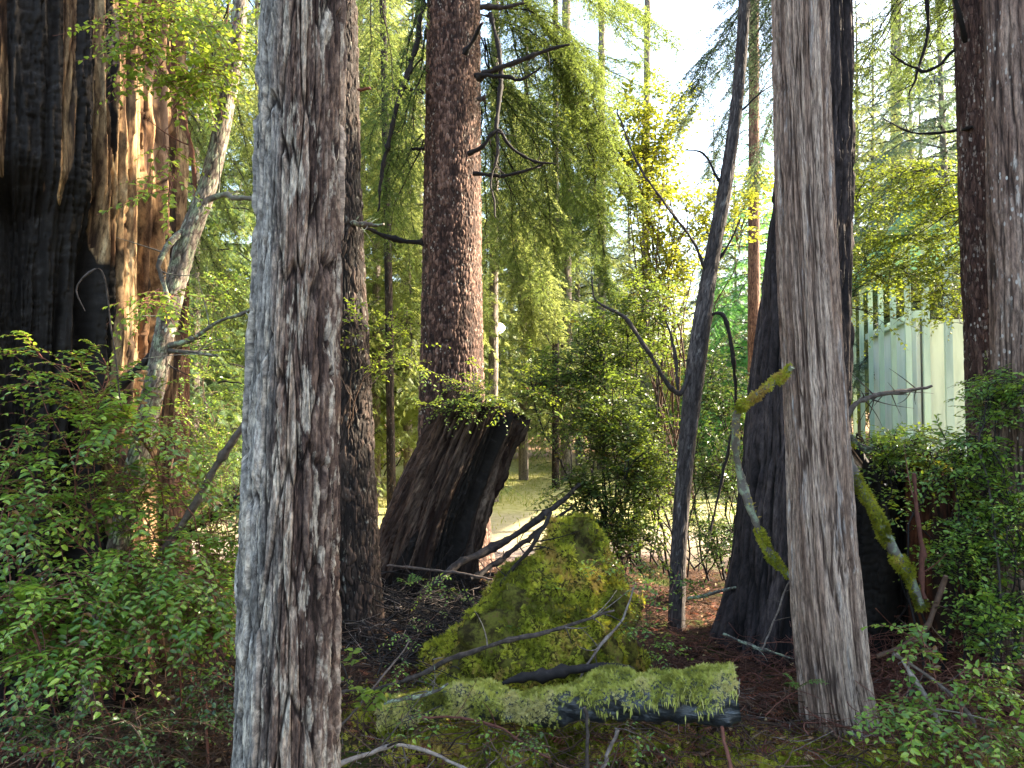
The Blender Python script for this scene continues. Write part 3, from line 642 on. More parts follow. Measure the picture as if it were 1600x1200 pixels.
def bough(SA, LA, path, width, nl=.02, nw=.28, sec=.07, ter=.05, npair=7, droop=.3, rad=.01, tpl=NEED, seclen=None, hang=.3, thin=1.0, ld=1.0):
    """conifer bough: main axis -> side branchlets -> twigs -> needles"""
    L = np.linalg.norm(np.diff(path, axis=0), axis=1).sum(); k = max(8, int(L / .08)); p = smooth_path(path, k)
    p = p + np.stack([vn(np.arange(k) * .5 + rng.random() * 99, np.zeros(k), s=j) - .5 for j in range(3)], 1) * .05 * min(L, 1)
    V, Q = tubes(p[None], np.linspace(rad, rad * .25, k)[None], 5); SA.add(V, Q, r=rng.random())
    n = max(4, int(L / sec * 2)); u = (np.arange(n) + rng.random(n)) / n * .98
    f = u * (k - 1); i = np.minimum(f.astype(int), k - 2); w = (f - i)[:, None]
    p0 = p[i] * (1 - w) + p[i + 1] * w; tg = nrm(p[i + 1] - p[i])
    sd = nrm(np.cross(tg, np.array([0, 0, 1.])) + 1e-6 * rng.normal(size=(n, 3))) * np.where(np.arange(n) % 2, 1, -1)[:, None]
    d1 = nrm(tg * .75 + sd + rng.normal(size=(n, 3)) * .28)
    L1 = width * (1 - .75 * u ** 1.4) * rng.uniform(.55, 1.1, n) * np.minimum(1, .35 + u * 3)
    k1 = 5; t = np.linspace(0, 1, k1)
    pts = p0[:, None] + L1[:, None, None] * (d1[:, None] * t[None, :, None] + np.array([0, 0, -droop]) * (t ** 1.7)[None, :, None])
    V, Q = tubes(pts, np.linspace(rad * .3, .001, k1)[None] * np.ones((n, 1)), 3); SA.add(V, Q, r=np.repeat(rng.random(n), k1 * 3))
    m = max(3, int(width / ter)); u2 = (np.arange(m)[None] + rng.random((n, m))) / m
    f = u2 * (k1 - 1); i = np.minimum(f.astype(int), k1 - 2); w = (f - i)[..., None]; nn = np.arange(n)[:, None]
    q0 = pts[nn, i] * (1 - w) + pts[nn, i + 1] * w; t1 = nrm(pts[nn, i + 1] - pts[nn, i])
    s1 = nrm(np.cross(t1, np.array([0, 0, 1.])) + 1e-6) * np.where(np.arange(m) % 2, 1, -1)[None, :, None]
    d2 = nrm(t1 * .7 + s1 + rng.normal(size=s1.shape) * .3 + np.array([0, 0, -hang]))
    L2 = .38 * L1[:, None] * (1 - .6 * u2) * rng.uniform(.6, 1.2, u2.shape)
    keep = rng.random(u2.shape) < thin
    q0, d2, L2 = q0[keep], d2[keep], L2[keep]; rr = np.clip(np.broadcast_to(u[:, None] * .3, keep.shape)[keep] + rng.random(len(L2)) * .5, 0, 1)
    if tpl is SPRAY:
        up = nrm(np.array([0, 0, 1.]) + rng.normal(size=d2.shape) * .45)
        leaves(LA, q0, d2, up, np.maximum(L2 * 1.1, nl), nw, SPRAY, rr); return
    a = np.linspace(.08, 1, npair)[None, :, None]
    c = q0[:, None] + d2[:, None] * L2[:, None, None] * a + np.array([0, 0, -.12]) * L2[:, None, None] * a ** 2
    s2 = nrm(np.cross(d2, np.array([0, 0, 1.])) + 1e-6)
    for sg in (-1, 1):
        nd = d2[:, None] * .55 + s2[:, None] * sg + rng.normal(size=c.shape) * .3
        up = np.array([0, 0, 1.]) + rng.normal(size=c.shape) * .5
        leaves(LA, c.reshape(-1, 3), nd.reshape(-1, 3), up.reshape(-1, 3), nl * rng.uniform(.7, 1.2, c.shape[0] * npair), nw, tpl, np.repeat(rr, npair))

# ------------------------------------------------------------------ conifer boughs hanging into view
def crown(th, name, specs, mat, smat, **kw):
    """specs: (list of (px,py,d), width m, twin count)"""
    t, b = th; SA, LA = Acc(), Acc()
    for pts, w, n in specs:
        base = PS(pts)
        for j in range(n):
            off = rng.normal(size=3) * .16 * (j > 0); q = base + off * np.linspace(.3, 1.6, len(base))[:, None]
            bough(SA, LA, q, w * rng.uniform(.85, 1.1), **kw)
    c = LA.build(name, mat, t, False, b)
    if SA.n: SA.build('twigs', smat, c, True, None if False else b)
    return c
crown(T['spruce'], 'crown', [
    ([(750, -120, 7.8), (800, -20, 8.0), (870, 60, 8.2), (930, 150, 8.3), (965, 270, 8.4)], .75, 3),
    ([(760, -80, 7.8), (800, 60, 8.3), (830, 180, 8.6), (850, 300, 8.8), (870, 430, 9)], .6, 3),
    ([(755, 60, 7.9), (790, 200, 8.5), (810, 320, 8.8), (830, 470, 9)], .6, 3),
    ([(756, 150, 8.0), (775, 300, 8.8), (780, 420, 9)], .5, 2),
    ([(800, -160, 7.8), (880, -40, 7.8), (960, 30, 7.8), (1030, 75, 7.8)], .55, 3),
    ([(820, 0, 8.2), (900, 130, 8.4), (950, 260, 8.6), (990, 330, 8.8)], .6, 3),
    ([(850, 60, 8.2), (920, 220, 8.4), (935, 330, 8.5), (945, 420, 8.5)], .55, 2),
    ([(900, -60, 8.5), (960, 40, 8.6), (1040, 140, 8.8)], .5, 2),
    ([(668, -60, 7.6), (640, 60, 7.6), (615, 190, 7.6), (600, 330, 7.7)], .5, 2),
    ([(668, 40, 7.8), (640, 190, 8.4), (630, 330, 8.6), (640, 430, 8.8)], .5, 2),
    ([(840, -100, 8.3), (940, -20, 8.5), (1010, 30, 8.6)], .6, 3),
    ([(860, 60, 8.6), (950, 110, 8.8), (1030, 150, 9)], .6, 3),
    ([(757, 20, 7.8), (840, 60, 8.0), (900, 130, 8.2), (920, 200, 8.3)], .8, 3),
    ([(757, 110, 7.8), (820, 170, 8.2), (880, 250, 8.4), (900, 330, 8.6)], .7, 3),
    ([(757, 200, 7.9), (800, 300, 8.4), (850, 380, 8.8)], .6, 2),
    ([(660, 90, 7.7), (610, 150, 7.7), (570, 240, 7.8)], .6, 2),
    ([(662, 220, 7.8), (630, 290, 8.0), (600, 400, 8.2)], .5, 2),
], M['needle_mid'], M['darkwood'], nl=.028, nw=.3, sec=.075, ter=.055, npair=6, droop=.42, hang=.35, thin=.8)
def hemlock_crown(key, specs, mat, **kw):
    a = dict(nl=.03, nw=.3, sec=.08, ter=.055, npair=6, droop=.5, hang=.45); a.update(kw)
    return crown(T[key], 'crown', specs, mat, M['darkwood'], **a)
def slender(key, px, d, hw, label, mat='far_bark', pyb=None, name='hemlock_tree', lean=0):
    yb = pyb or 640 + F * 1.6 / d
    t, b = tree(key, name, label, 'tree', (px, yb, d), 'slender trees beyond the stump')
    trunk('trunk', [(px, yb + 4, d, hw * 1.15), (px + lean * .4, 400, d, hw), (px + lean, 0, d, hw * .85), (px + lean * 1.2, -150, d, hw * .8)], M[mat], t, b,
          lambda th, s, r0: bark_plates(th, s, r0, .03, .1, .012, 200, .6, .003, .3), 40, .05, top=4, flare=.2)
    return t, b
slender('s1', 588, 14, 6, 'slim pale trunk seen just right of the dark mossy-footed tree')
slender('s2', 612, 11.5, 6, 'slim blackish trunk between the pale trunk and the spruce', 'dark_bark', lean=-14)
slender('s3', 770, 13, 7, 'pale slender trunk right beside the thick spruce', lean=4)
slender('s4', 868, 15, 5, 'thin dark trunk, left of two close together behind the middle bush', 'dark_bark')
slender('s5', 885, 17, 8, 'thin grey trunk, right of two close together behind the middle bush')
slender('s6', 940, 20, 6, 'grey trunk at the far edge of the clearing behind the middle bush')
slender('s7', 1006, 24, 6, 'faint slim trunk in the bright gap left of the thin crooked tree', lean=6)
slender('s8', 1178, 13, 9, 'slim brown trunk between the crooked tree and the wide redcedar', 'red_bark')
slender('s9', 655, 19, 6, 'faint grey trunk peeping past the left side of the spruce')
slender('s10', 1400, 30, 9, 'far grey trunk standing above the shed roof')
hemlock_crown('s3', [([(770, 100, 13), (800, 200, 12.5), (815, 330, 12.3), (800, 420, 12)], .9, 3), ([(770, 300, 13), (800, 370, 12.4), (820, 480, 12), (830, 560, 12)], .8, 4),
                     ([(770, 330, 13), (745, 420, 12.5), (760, 520, 12)], .6, 2), ([(780, 380, 13), (850, 430, 12), (870, 520, 12)], .7, 3)], M['needle_lime'], nl=.05, nw=.3, sec=.12, ter=.08, npair=5)
hemlock_crown('s5', [([(885, 150, 17), (920, 230, 16), (940, 350, 15)], 1.3, 3), ([(885, 300, 17), (850, 380, 15), (840, 480, 15)], 1.1, 3), ([(885, 260, 17), (930, 400, 15), (960, 480, 15)], 1., 3), ([(885, 100, 17), (840, 200, 15), (820, 330, 15)], 1., 2)], M['needle'], nl=.06, nw=.3, sec=.15, ter=.09, npair=5)
hemlock_crown('s1', [([(588, -50, 14), (600, 60, 13), (640, 160, 12.5)], 1.1, 3), ([(588, 60, 14), (570, 200, 12.5), (575, 330, 12)], .9, 3), ([(588, 150, 14), (630, 260, 12.5), (640, 380, 12)], 1, 3), ([(588, 300, 14), (620, 400, 12), (640, 500, 12)], .9, 3)], M['needle_lime'], nl=.05, nw=.3, sec=.12, ter=.08, npair=5)
hemlock_crown('t2', [([(535, -260, 5.2), (570, -80, 5.6), (580, 60, 5.9), (575, 150, 6)], .4, 2), ([(500, -200, 5.4), (380, -40, 6), (330, 120, 6.4), (350, 260, 6.6)], .5, 2)], M['needle'], nl=.022)
hemlock_crown('behindburnt', [([(262, -60, 7.5), (340, 60, 7.6), (380, 200, 7.8), (400, 300, 7.8)], .6, 3), ([(262, 120, 7.5), (320, 240, 7.6), (370, 370, 7.7)], .55, 3), ([(262, 260, 7.5), (320, 380, 7.8), (385, 470, 8)], .55, 3)], M['needle_lime'], nl=.03)
hemlock_crown('wide', [([(1285, -220, 5.2), (1210, -60, 6), (1130, 60, 6.5), (1075, 150, 6.8)], .6, 4), ([(1285, -150, 5.3), (1230, 30, 6.5), (1160, 130, 7), (1110, 230, 7)], .6, 4), ([(1285, -100, 5.3), (1230, 100, 7), (1190, 230, 7.4), (1180, 300, 7.4)], .45, 2)], M['needle_blue'], nl=.022, sec=.07)
hemlock_crown('ra', [([(1515, -150, 4.9), (1440, -40, 5.5), (1380, 60, 6), (1340, 150, 6.3)], .45, 3), ([(1515, -60, 4.9), (1450, 80, 6), (1400, 160, 6.5)], .45, 3)], M['needle'], nl=.022)
for pth in ([(1512, 60, 4.9, 3), (1440, 110, 5, 2.5), (1390, 80, 5.1, 1.5)], [(1448, -20, 5.2, 3.5), (1448, 60, 5.2, 3), (1434, 110, 5.2, 2.5), (1420, 150, 5.2, 1.5)],
            [(1520, 198, 4.8, 3), (1480, 208, 5, 2.8), (1430, 208, 5.1, 2), (1380, 185, 5.2, 1.2)], [(1515, 85, 4.9, 3), (1500, 40, 4.8, 4), (1488, -20, 4.8, 4.5), (1480, -80, 4.8, 5)]):
    branch('branch', pth, M['darkwood'], *T['ra'], side_twigs=3)

# ------------------------------------------------------------------ full conifers: background, and unseen light blockers beside the view
def conifer(name, label, h, r, seed, mat, z0=.1, n=105, loc=(0, 0, 0), fine=1.0, group=None, bark='far_bark', nseg=1.0):
    global rng
    keep = rng; rng = np.random.default_rng(seed)
    t = thing(name, loc, label, 'tree', group); SA, LA = Acc(), Acc()
    z = np.linspace(h * z0, h * .98, n) + rng.normal(size=n) * .12
    for i in range(n):
        a = i * 2.4 + rng.normal() * .3; f = (z[i] / h - z0) / (1 - z0)
        L = r * (1 - f) ** .75 * rng.uniform(.65, 1.1) + .25; dv = np.array([math.cos(a), math.sin(a), 0])
        p0 = np.array([0, 0, z[i]]); q = np.array([p0, p0 + dv * L * .5 + [0, 0, .04 * L], p0 + dv * L + [0, 0, -.35 * L]])
        bough(SA, LA, q, .42 * L + .15, nl=.13 * fine, nw=.55, sec=.2 * fine, ter=.13 * fine, droop=.45, hang=.5, rad=.025, tpl=SPRAY)
    k = 30; zz = np.linspace(-.3, h, k); pts = np.stack([np.sin(zz * .3) * .05, np.cos(zz * .23) * .05, zz], 1)
    V, Q = tubes(pts[None], (h * .0085 * (1 - zz / h * .9))[None], 12)
    A = Acc(); A.add(V, Q, r=.5); th = np.tile(np.arange(12) / 12 * 2 * math.pi, k); rr = h * .012
    A.build('trunk', M[bark], t, True, None, {'bk': np.stack([np.cos(th) * rr, np.sin(th) * rr, np.repeat(zz, 12)], 1), 'crk': np.ones(k * 12)})
    LA.build('crown', mat, t, False); SA.build('limbs', M['darkwood'], t, True)
    rng = keep
    return t
def copy_tree(o, loc, rz, sc, label=None, group=None, mat=None):
    r = o.copy(); COL.objects.link(r); r.location = loc; r.rotation_euler = (0, 0, rz); r.scale = (sc, sc, sc)
    if label: r['label'] = label
    if group: r['group'] = group
    for ch in list(o.children):
        c = ch.copy(); COL.objects.link(c); c.parent = r
        if mat and ch.name.split('.')[0] in ('crown', 'foliage'):
            c.material_slots[0].link = 'OBJECT'; c.material_slots[0].material = mat
    return r
protoA = conifer('conifer_tree', 'x', 17, 3.0, 1, M['needle'])
protoB = conifer('conifer_tree', 'x', 14, 3.3, 2, M['needle_lime'], n=95)
protoC = conifer('conifer_tree', 'x', 20, 2.6, 3, M['needle_blue'], z0=.16, n=110)
protos = [protoA, protoB, protoC]; used = [False] * 3
def put(i, px, d, sc, label, mat=None, world=None, group='conifers beyond the clearing'):
    x, y = world if world else ((px - 800) / F * d, d)
    loc = (x, y, G1(x, y) - .05)
    if not used[i]:
        used[i] = True; o = protos[i]; o.location = loc; o.scale = (sc,) * 3; o['label'] = label; o['group'] = group
        return o
    return copy_tree(protos[i], loc, rng.random() * 6.28, sc, label, group, mat)
FAR = [(0, 300, 9.5, .55, 'young hemlock right behind the leaning grey stem', 'n'),
       (1, 395, 12, .8, 'conifer touching the left outline of the silver cedar', None),
       (0, 560, 16, 1.0, 'conifer just right of the dark mossy-footed tree top', 'n'),
       (1, 640, 14, .8, 'feathery lime conifer touching the left outline of the spruce', None),
       (0, 820, 17, .8, 'feathery green conifer just beyond the spruce, nearest of those on its right', 'n'),
       (1, 905, 21, .85, 'lime conifer behind the middle bush', None),
       (0, 985, 27, .72, 'green conifer just left of the bright sky gap', 'n'),
       (2, 1120, 26, .6, 'narrow conifer under the bright sky gap right of the crooked tree', None),
       (1, 1180, 16, .6, 'vivid green young conifer touching the left outline of the wide redcedar', 'g'),
       (0, 1345, 29, 1.1, 'feathery conifer right of the wide redcedar, above the shed end', 'n'),
       (1, 1430, 24, 1.1, 'lime conifer standing over the middle of the shed roof', None),
       (0, 1480, 20, 1.0, 'blue-green conifer left of the paired trunks', 'b'),
       (0, 740, 44, 1.2, 'far dark conifer at the back of the clearing behind the spruce', None),
       (1, 890, 50, 1.2, 'farthest lime conifer at the back of the clearing', None),
       (0, 1010, 55, 1.1, 'farthest green conifer beneath the sky gap', 'n'),
       (1, 1120, 50, 1.0, 'farthest conifer right of the crooked tree', 'n'),
       (1, 330, 14, .95, 'bright green conifer seen between the burnt trunk and the silver cedar', None),
       (1, 225, 20, 1.1, 'green conifer glimpsed low between burnt trunk and leaning grey stem', None),
       (1, 590, 22, 1.15, 'sunlit yellow-green conifer filling the gap between silver cedar and spruce', 'y'),
       (0, 480, 30, 1.2, 'dark green conifer mostly hidden by the silver cedar', None),
       (0, 680, 33, 1.1, 'dark green conifer mostly hidden by the spruce trunk', None),
       (1, 800, 24, .95, 'lime green conifer just right of the spruce', None),
       (0, 860, 40, 1.15, 'tall dark conifer far beyond the lamp', None),
       (2, 930, 30, .8, 'narrow blue-green conifer beyond the middle bush', None),
       (1, 985, 46, 1.0, 'small far conifer in the bright gap left of the crooked tree', 'n'),
       (1, 1070, 34, .62, 'short far conifer directly behind the crooked tree', 'y'),
       (1, 1150, 21, .62, 'round bright green young conifer between crooked tree and wide redcedar', None),
       (0, 1225, 38, 1.05, 'dark conifer rising behind the wide redcedar', 'n'),
       (1, 1370, 27, 1.15, 'light green conifer standing over the left end of the shed roof', None),
       (1, 1445, 34, 1.3, 'lime conifer behind the shed, centre of three', 'b'),
       (0, 1520, 30, 1.25, 'green conifer behind the shed, seen left of the paired trunks', None),
       (0, 130, 26, 1.2, 'conifer behind the burnt trunk', None),
       (0, 1660, 26, 1.2, 'conifer behind the right-hand trunk', None)]
MM = {'y': M['yellow'], 'n': M['needle_lime'], 'b': M['needle_blue'], 'g': M['vivid']}
for i, px, d, sc_, lb, mt in FAR: put(i, px, d, sc_, lb, MM.get(mt))
# unseen conifers added beside the view to block and dapple the evening sun
SIDE = [(0, 7.2, 4.4, 1.0), (1, 9.2, 5.2, .8), (2, 6.2, 1.6, .9), (0, 11, 4.2, 1.15), (1, 9.4, 1.8, 1.2), (2, -9.5, 1.0, 1.0), (0, 13, .5, 1.1)]
SL = ['unseen tree added on the right to block sun', 'second unseen tree added on the right to block sun']
for k, (i, x, y, sc_) in enumerate(SIDE):
    put(i, 0, 0, sc_, 'dense unseen conifer added beside the view to block the light', None, (x, y), 'unseen conifers added as light blockers')

# ------------------------------------------------------------------ shed and white building
def boxes(specs):
    A = Acc()
    for c, s, rz in specs:
        c = np.array(c, float); s = np.array(s, float) / 2
        v = np.array([[x, y, z] for z in (-1, 1) for y in (-1, 1) for x in (-1, 1)]) * s
        ca, sa = math.cos(rz), math.sin(rz); v = np.stack([v[:, 0] * ca - v[:, 1] * sa, v[:, 0] * sa + v[:, 1] * ca, v[:, 2]], 1) + c
        A.add(v, [[0, 2, 3, 1], [4, 5, 7, 6], [0, 1, 5, 4], [2, 6, 7, 3], [0, 4, 6, 2], [1, 3, 7, 5]], r=rng.random())
    return A
def paint(name, c, c2, rough=.45, metal=0):
    m = NT(name); g = m.n('TexCoord').outputs['Object']
    col = m.mix(m.mr(m.noise(g, 1, 6, .7, (5, 5, .8)), .45, .75), c, c2)
    return m.done(col, rough, m.bump(m.noise(g, 3, 3), .01, .3), .4)
M['mint'] = paint('mint_painted_steel', (.5, .62, .54), (.34, .45, .38)); M['teal'] = paint('teal_roof_metal', (.16, .38, .33), (.1, .25, .2), .35)
M['cream'] = paint('cream_siding', (.72, .74, .6), (.52, .55, .42)); M['white'] = paint('lit_white_siding', (.8, .83, .8), (.62, .66, .62)); M['darkmetal'] = paint('dark_metal', (.03, .035, .035), (.06, .06, .05))
p0, p1 = np.array([10.7, 24.]), np.array([6.8, 11.5]); u = (p1 - p0) / np.linalg.norm(p1 - p0); LN = np.linalg.norm(p1 - p0); rz = math.atan2(u[1], u[0]); nv = np.array([-u[1], u[0]])
if nv[0] < 0: nv = -nv
shed = thing('open_shed', (*p0, .5), 'open shed with a row of mint green steel posts and a ribbed teal roof', 'shed')
off = (*p0, .5)
for i in range(10):
    q = p0 + u * LN * i / 9
    A = boxes([((*q, 2.6), (.1, .1, 4.4), rz), ((*(q + u * .0), .47), (.2, .2, .05), rz)])
    A.build('post', M['mint'], shed, False, off)
mid = (p0 + p1) / 2
boxes([((*mid, 4.87), (LN + .6, .16, .22), rz), ((*(p0 + nv * 1.3), 4.87), (.16, 2.4, .2), rz)]).build('eave_beam', M['mint'], shed, False, off)
A = Acc(); nn_ = 110; e0 = p0 - u * .5 - nv * .5
tt = np.linspace(0, 1, nn_ * 4 + 1)
prof = np.array([0, 0, .035, .035])[np.arange(len(tt)) % 4]
row = []
for w_ in (0, 2.2):
    xy = e0 + u * ((LN + 1) * tt)[:, None] + nv * w_
    row.append(np.column_stack([xy, 4.85 + w_ * .2 + prof]))
V = np.array(row); k = len(tt); I = np.arange(2 * k).reshape(2, k)
A.add(V, np.stack([I[0, :-1], I[0, 1:], I[1, 1:], I[1, :-1]], -1)); V2 = V - [0, 0, .02]; A.add(V2, np.stack([I[0, :-1], I[1, :-1], I[1, 1:], I[0, 1:]], -1))
A.build('roof', M['teal'], shed, False, off)
bl = thing('white_building', (8.3, 15, .5), 'plain white and cream building standing behind the mint green shed posts', 'building')
def wallbox(nm, a, b2, z0, z1, mat, th=.15):
    a = np.array(a, float); b2 = np.array(b2, float); c = (a + b2) / 2; l = np.linalg.norm(b2 - a); z = math.atan2(*(b2 - a)[::-1])
    return boxes([((*c, (z0 + z1) / 2), (l, th, z1 - z0), z)]).build(nm, mat, bl, False, (8.3, 15, .5))
wallbox('wall', (8.3, 15), (9.6, 19.6), .3, 3.45, M['white']); wallbox('wall', (8.38, 14.9), (13, 13.6), .3, 3.4, M['cream'])  # two sides of one building; the brighter-lit wall is coloured whiter
wallbox('roof_trim', (8.25, 14.85), (9.55, 19.6), 3.452, 3.6, M['mint'], .3); wallbox('corner_post', (8.2, 14.8), (8.32, 14.77), .3, 3.45, M['darkmetal'], .1)
wallbox('downpipe', (9.9, 14.32), (10, 14.29), .4, 3.3, M['mint'], .1)
# yard lamp
q = P(781, 513, 16); lt = thing('yard_lamp', (q[0], q[1], 0), 'glowing round yard lamp on a slim pole, just right of the spruce', 'lamp')
branch('pole', [(781, 745, 16, 2.2), (781, 640, 16, 2), (781, 524, 16, 2)], M['darkmetal'], lt, (q[0], q[1], 0), wob=0)
A = Acc(); la = np.linspace(-math.pi / 2, math.pi / 2, 14); lo = np.arange(20) / 20 * 2 * math.pi; LA_, LO = np.meshgrid(la, lo, indexing='ij')
I = np.arange(280).reshape(14, 20); A.add(q + .11 * np.stack([np.cos(LA_) * np.cos(LO), np.cos(LA_) * np.sin(LO), np.sin(LA_)], -1).reshape(-1, 3), np.stack([I[:-1], np.roll(I[:-1], -1, 1), np.roll(I[1:], -1, 1), I[1:]], -1))
m = NT('lamp_glow'); m.b.inputs['Emission Color'].default_value = (1, .9, .6, 1); m.b.inputs['Emission Strength'].default_value = 6; m.done((.9, .88, .8), .4)
A.build('globe', m.m, lt, True, (q[0], q[1], 0))

# ------------------------------------------------------------------ moss, mound, log
def sample(V, n, dens=None):
    """area-weighted points and normals on a grid of vertices V[a,b,3]"""
    a, b, c, d = V[:-1, :-1], V[:-1, 1:], V[1:, 1:], V[1:, :-1]
    nv_ = np.cross(c - a, d - b).reshape(-1, 3) * .5; ar = np.linalg.norm(nv_, axis=1)
    w = ar if dens is None else ar * dens.reshape(-1)
    i = rng.choice(len(ar), n, p=w / w.sum()); uu, vv = rng.random((2, n, 1))
    a, b, c, d = [q_.reshape(-1, 3)[i] for q_ in (a, b, c, d)]
    return (a * (1 - uu) + b * uu) * (1 - vv) + (d * (1 - uu) + c * uu) * vv, nrm(nv_[i])
def moss(acc, p, nm, L=.022, wr=.32, droop=.5, spread=.8, tpl=NEED, hang=0):
    d = nm + rng.normal(size=p.shape) * spread + np.array([0, 0, -droop]) * (1 - np.abs(nm[:, 2:3]))
    patch = fbm(p[:, 0] * 9, p[:, 1] * 9, p[:, 2] * 9, 301, 4)
    r = np.clip((patch - .5) * 3.4 + .5 + rng.normal(size=len(p)) * .16, 0, 1)
    l = L * rng.uniform(.5, 1.3, len(p)) * (.6 + .9 * fbm(p[:, 0] * 30, p[:, 1] * 30, p[:, 2] * 30, 305, 2))
    leaves(acc, p - nm * .004, d, nm + rng.normal(size=p.shape) * .6, l, wr, tpl, r)
def bump_moss(V, N, amp, f=9, s=0):
    return V + N * (amp * (fbm(V[..., 0] * f, V[..., 1] * f, V[..., 2] * f, s, 5) - .5) * 2)[..., None]
m = NT('moss_bed'); g = m.n('TexCoord').outputs['Object']
M['mossbed'] = m.done(m.ramp(m.noise(g, 18, 7, .7), [(.3, (.012, .01, .005)), (.45, (.05, .04, .012)), (.55, (.12, .12, .02)), (.68, (.11, .06, .03))]), .95, m.bump(m.noise(g, 90, 6, .8), .01, 1), .1)
pk = P(908, 1030, 4.35); pk[2] = G1(pk[0], pk[1]) - .04
na, nr = 150, 70; th = np.arange(na + 1) / na * 2 * math.pi; rr = np.linspace(0, 1, nr); TH, RR = np.meshgrid(th, rr, indexing='ij')
rad = .37 + .16 * (vn(np.cos(TH) * 2, np.sin(TH) * 2, s=61) - .5) + .68 * np.exp(-((np.mod(TH, 2 * math.pi) - 3.55) / .7) ** 2) + .3 * np.exp(-((np.mod(TH, 2 * math.pi) - 4.7) / .6) ** 2)
topz = P(908, 812, 4.35)[2] - pk[2]
zz = topz * (1 - RR ** 1.7)
V = np.stack([pk[0] + rad * RR * np.cos(TH), pk[1] + rad * RR * np.sin(TH), pk[2] + zz], -1)
Nrm = nrm(np.stack([np.cos(TH) * 1.2, np.sin(TH) * 1.2, np.ones_like(TH) * .5], -1)); V = bump_moss(V, Nrm, .17, 5.0, 62); V[-1] = V[0]
# small scale lumps
V = bump_moss(V, Nrm, .075, 15, 66); V[-1] = V[0]
t = thing('mossy_stump', pk, 'rotten stump wholly overgrown with yellow-green moss, rising to a rounded peak', 'stump')
I = np.arange((na + 1) * nr).reshape(na + 1, nr); A = Acc(); A.add(V, np.stack([I[:-1, :-1], I[:-1, 1:], I[1:, 1:], I[1:, :-1]], -1)); A.build('mound', M['mossbed'], t, True, pk)
p, nm = sample(V, 62000); nm = np.where(nm[:, 2:3] < 0, -nm, nm); keep = fbm(p[:, 0] * 5, p[:, 1] * 5, p[:, 2] * 5, 71, 3) + .1 * (pk[0] + .2 > p[:, 0]) > .5
A = Acc(); moss(A, p[keep], nm[keep], .03, .55, 1.0, .9, SPRAY); A.build('moss', M['moss'], t, False, pk)

def roll(path, n, nth, sx=1., sz=1.):
    s = smooth_path(path, n); C, r = s[:, :3], s[:, 3]; Tn = nrm(np.gradient(C, axis=0)); H = nrm(np.cross(Tn, np.array([0, 0, 1.]))); U = np.cross(H, Tn)
    a = np.arange(nth + 1) / nth * 2 * math.pi
    N = np.cos(a)[None, :, None] * H[:, None] * sx + np.sin(a)[None, :, None] * U[:, None] * sz
    q = np.abs(np.cos(a)) ** 4 + np.abs(np.sin(a)) ** 4; N = N / (q ** .2)[None, :, None]
    return (C[:, None] + r[:, None, None] * N)[:, ::-1], nrm(N)[:, ::-1]
pw = np.array([[*P(600, 1120, 3.7), .06], [*P(720, 1098, 3.6), .085], [*P(840, 1104, 3.45), .08], [*P(930, 1092, 3.35), .10], [*P(1060, 1084, 3.25), .11], [*P(1150, 1078, 3.2), .105]])
V, Nn = roll(pw, 160, 64, 1.0, .85); V = bump_moss(V, Nn, .06, 7, 81); V = bump_moss(V, Nn, .02, 30, 82)
lt = thing('mossy_log', V[0, 0], 'squared dead log topped with thick pale moss, its wet dark underside showing', 'log')
I = np.arange(160 * 65).reshape(160, 65); A = Acc(); A.add(V, np.stack([I[:-1, :-1], I[:-1, 1:], I[1:, 1:], I[1:, :-1]], -1)); n = A.n
A.add([V[-1].mean(0)]); A.T.append(np.array([[n, I[-1, i + 1], I[-1, i]] for i in range(64)])); A.add([V[0].mean(0)]); A.T.append(np.array([[n + 1, I[0, i], I[0, i + 1]] for i in range(64)]))
m = NT('wet_dark_wood'); g = m.n('TexCoord').outputs['Object']
M['wetwood'] = m.done(m.ramp(m.noise(g, 1, 6, .65, (5, 30, 30)), [(.3, (.006, .007, .008)), (.6, (.025, .03, .034)), (.75, (.07, .075, .07))]), .28, m.bump(m.noise(g, 1, 5, .6, (8, 60, 60)), .01, .9), .6)
A.build('log', M['wetwood'], lt, True, V[0, 0])
p, nm = sample(V, 80000); top = nm[:, 2] + 1.3 * (fbm(p[:, 0] * 9, p[:, 1] * 9, p[:, 2] * 9, 85, 3) - .5) - .25 * sst(.45, .8, p[:, 0]) * 0
k = top > np.where(p[:, 0] > .2, .3, -.35); A = Acc(); moss(A, p[k], nm[k], .02, .6, .1, 1.5, SPRAY)
e = (p[:, 0] > .3) & (np.abs(top - .3) < .12) & (nm[:, 1] < 0); pe = p[e][:500]; leaves(A, pe, np.tile([0, -.2, -1.], (len(pe), 1)) + rng.normal(size=pe.shape) * .25, nm[e][:500], rng.uniform(.02, .05, len(pe)), .14, NEED, rng.random(len(pe)))
A.build('moss', M['moss_pale'], lt, False, V[0, 0])
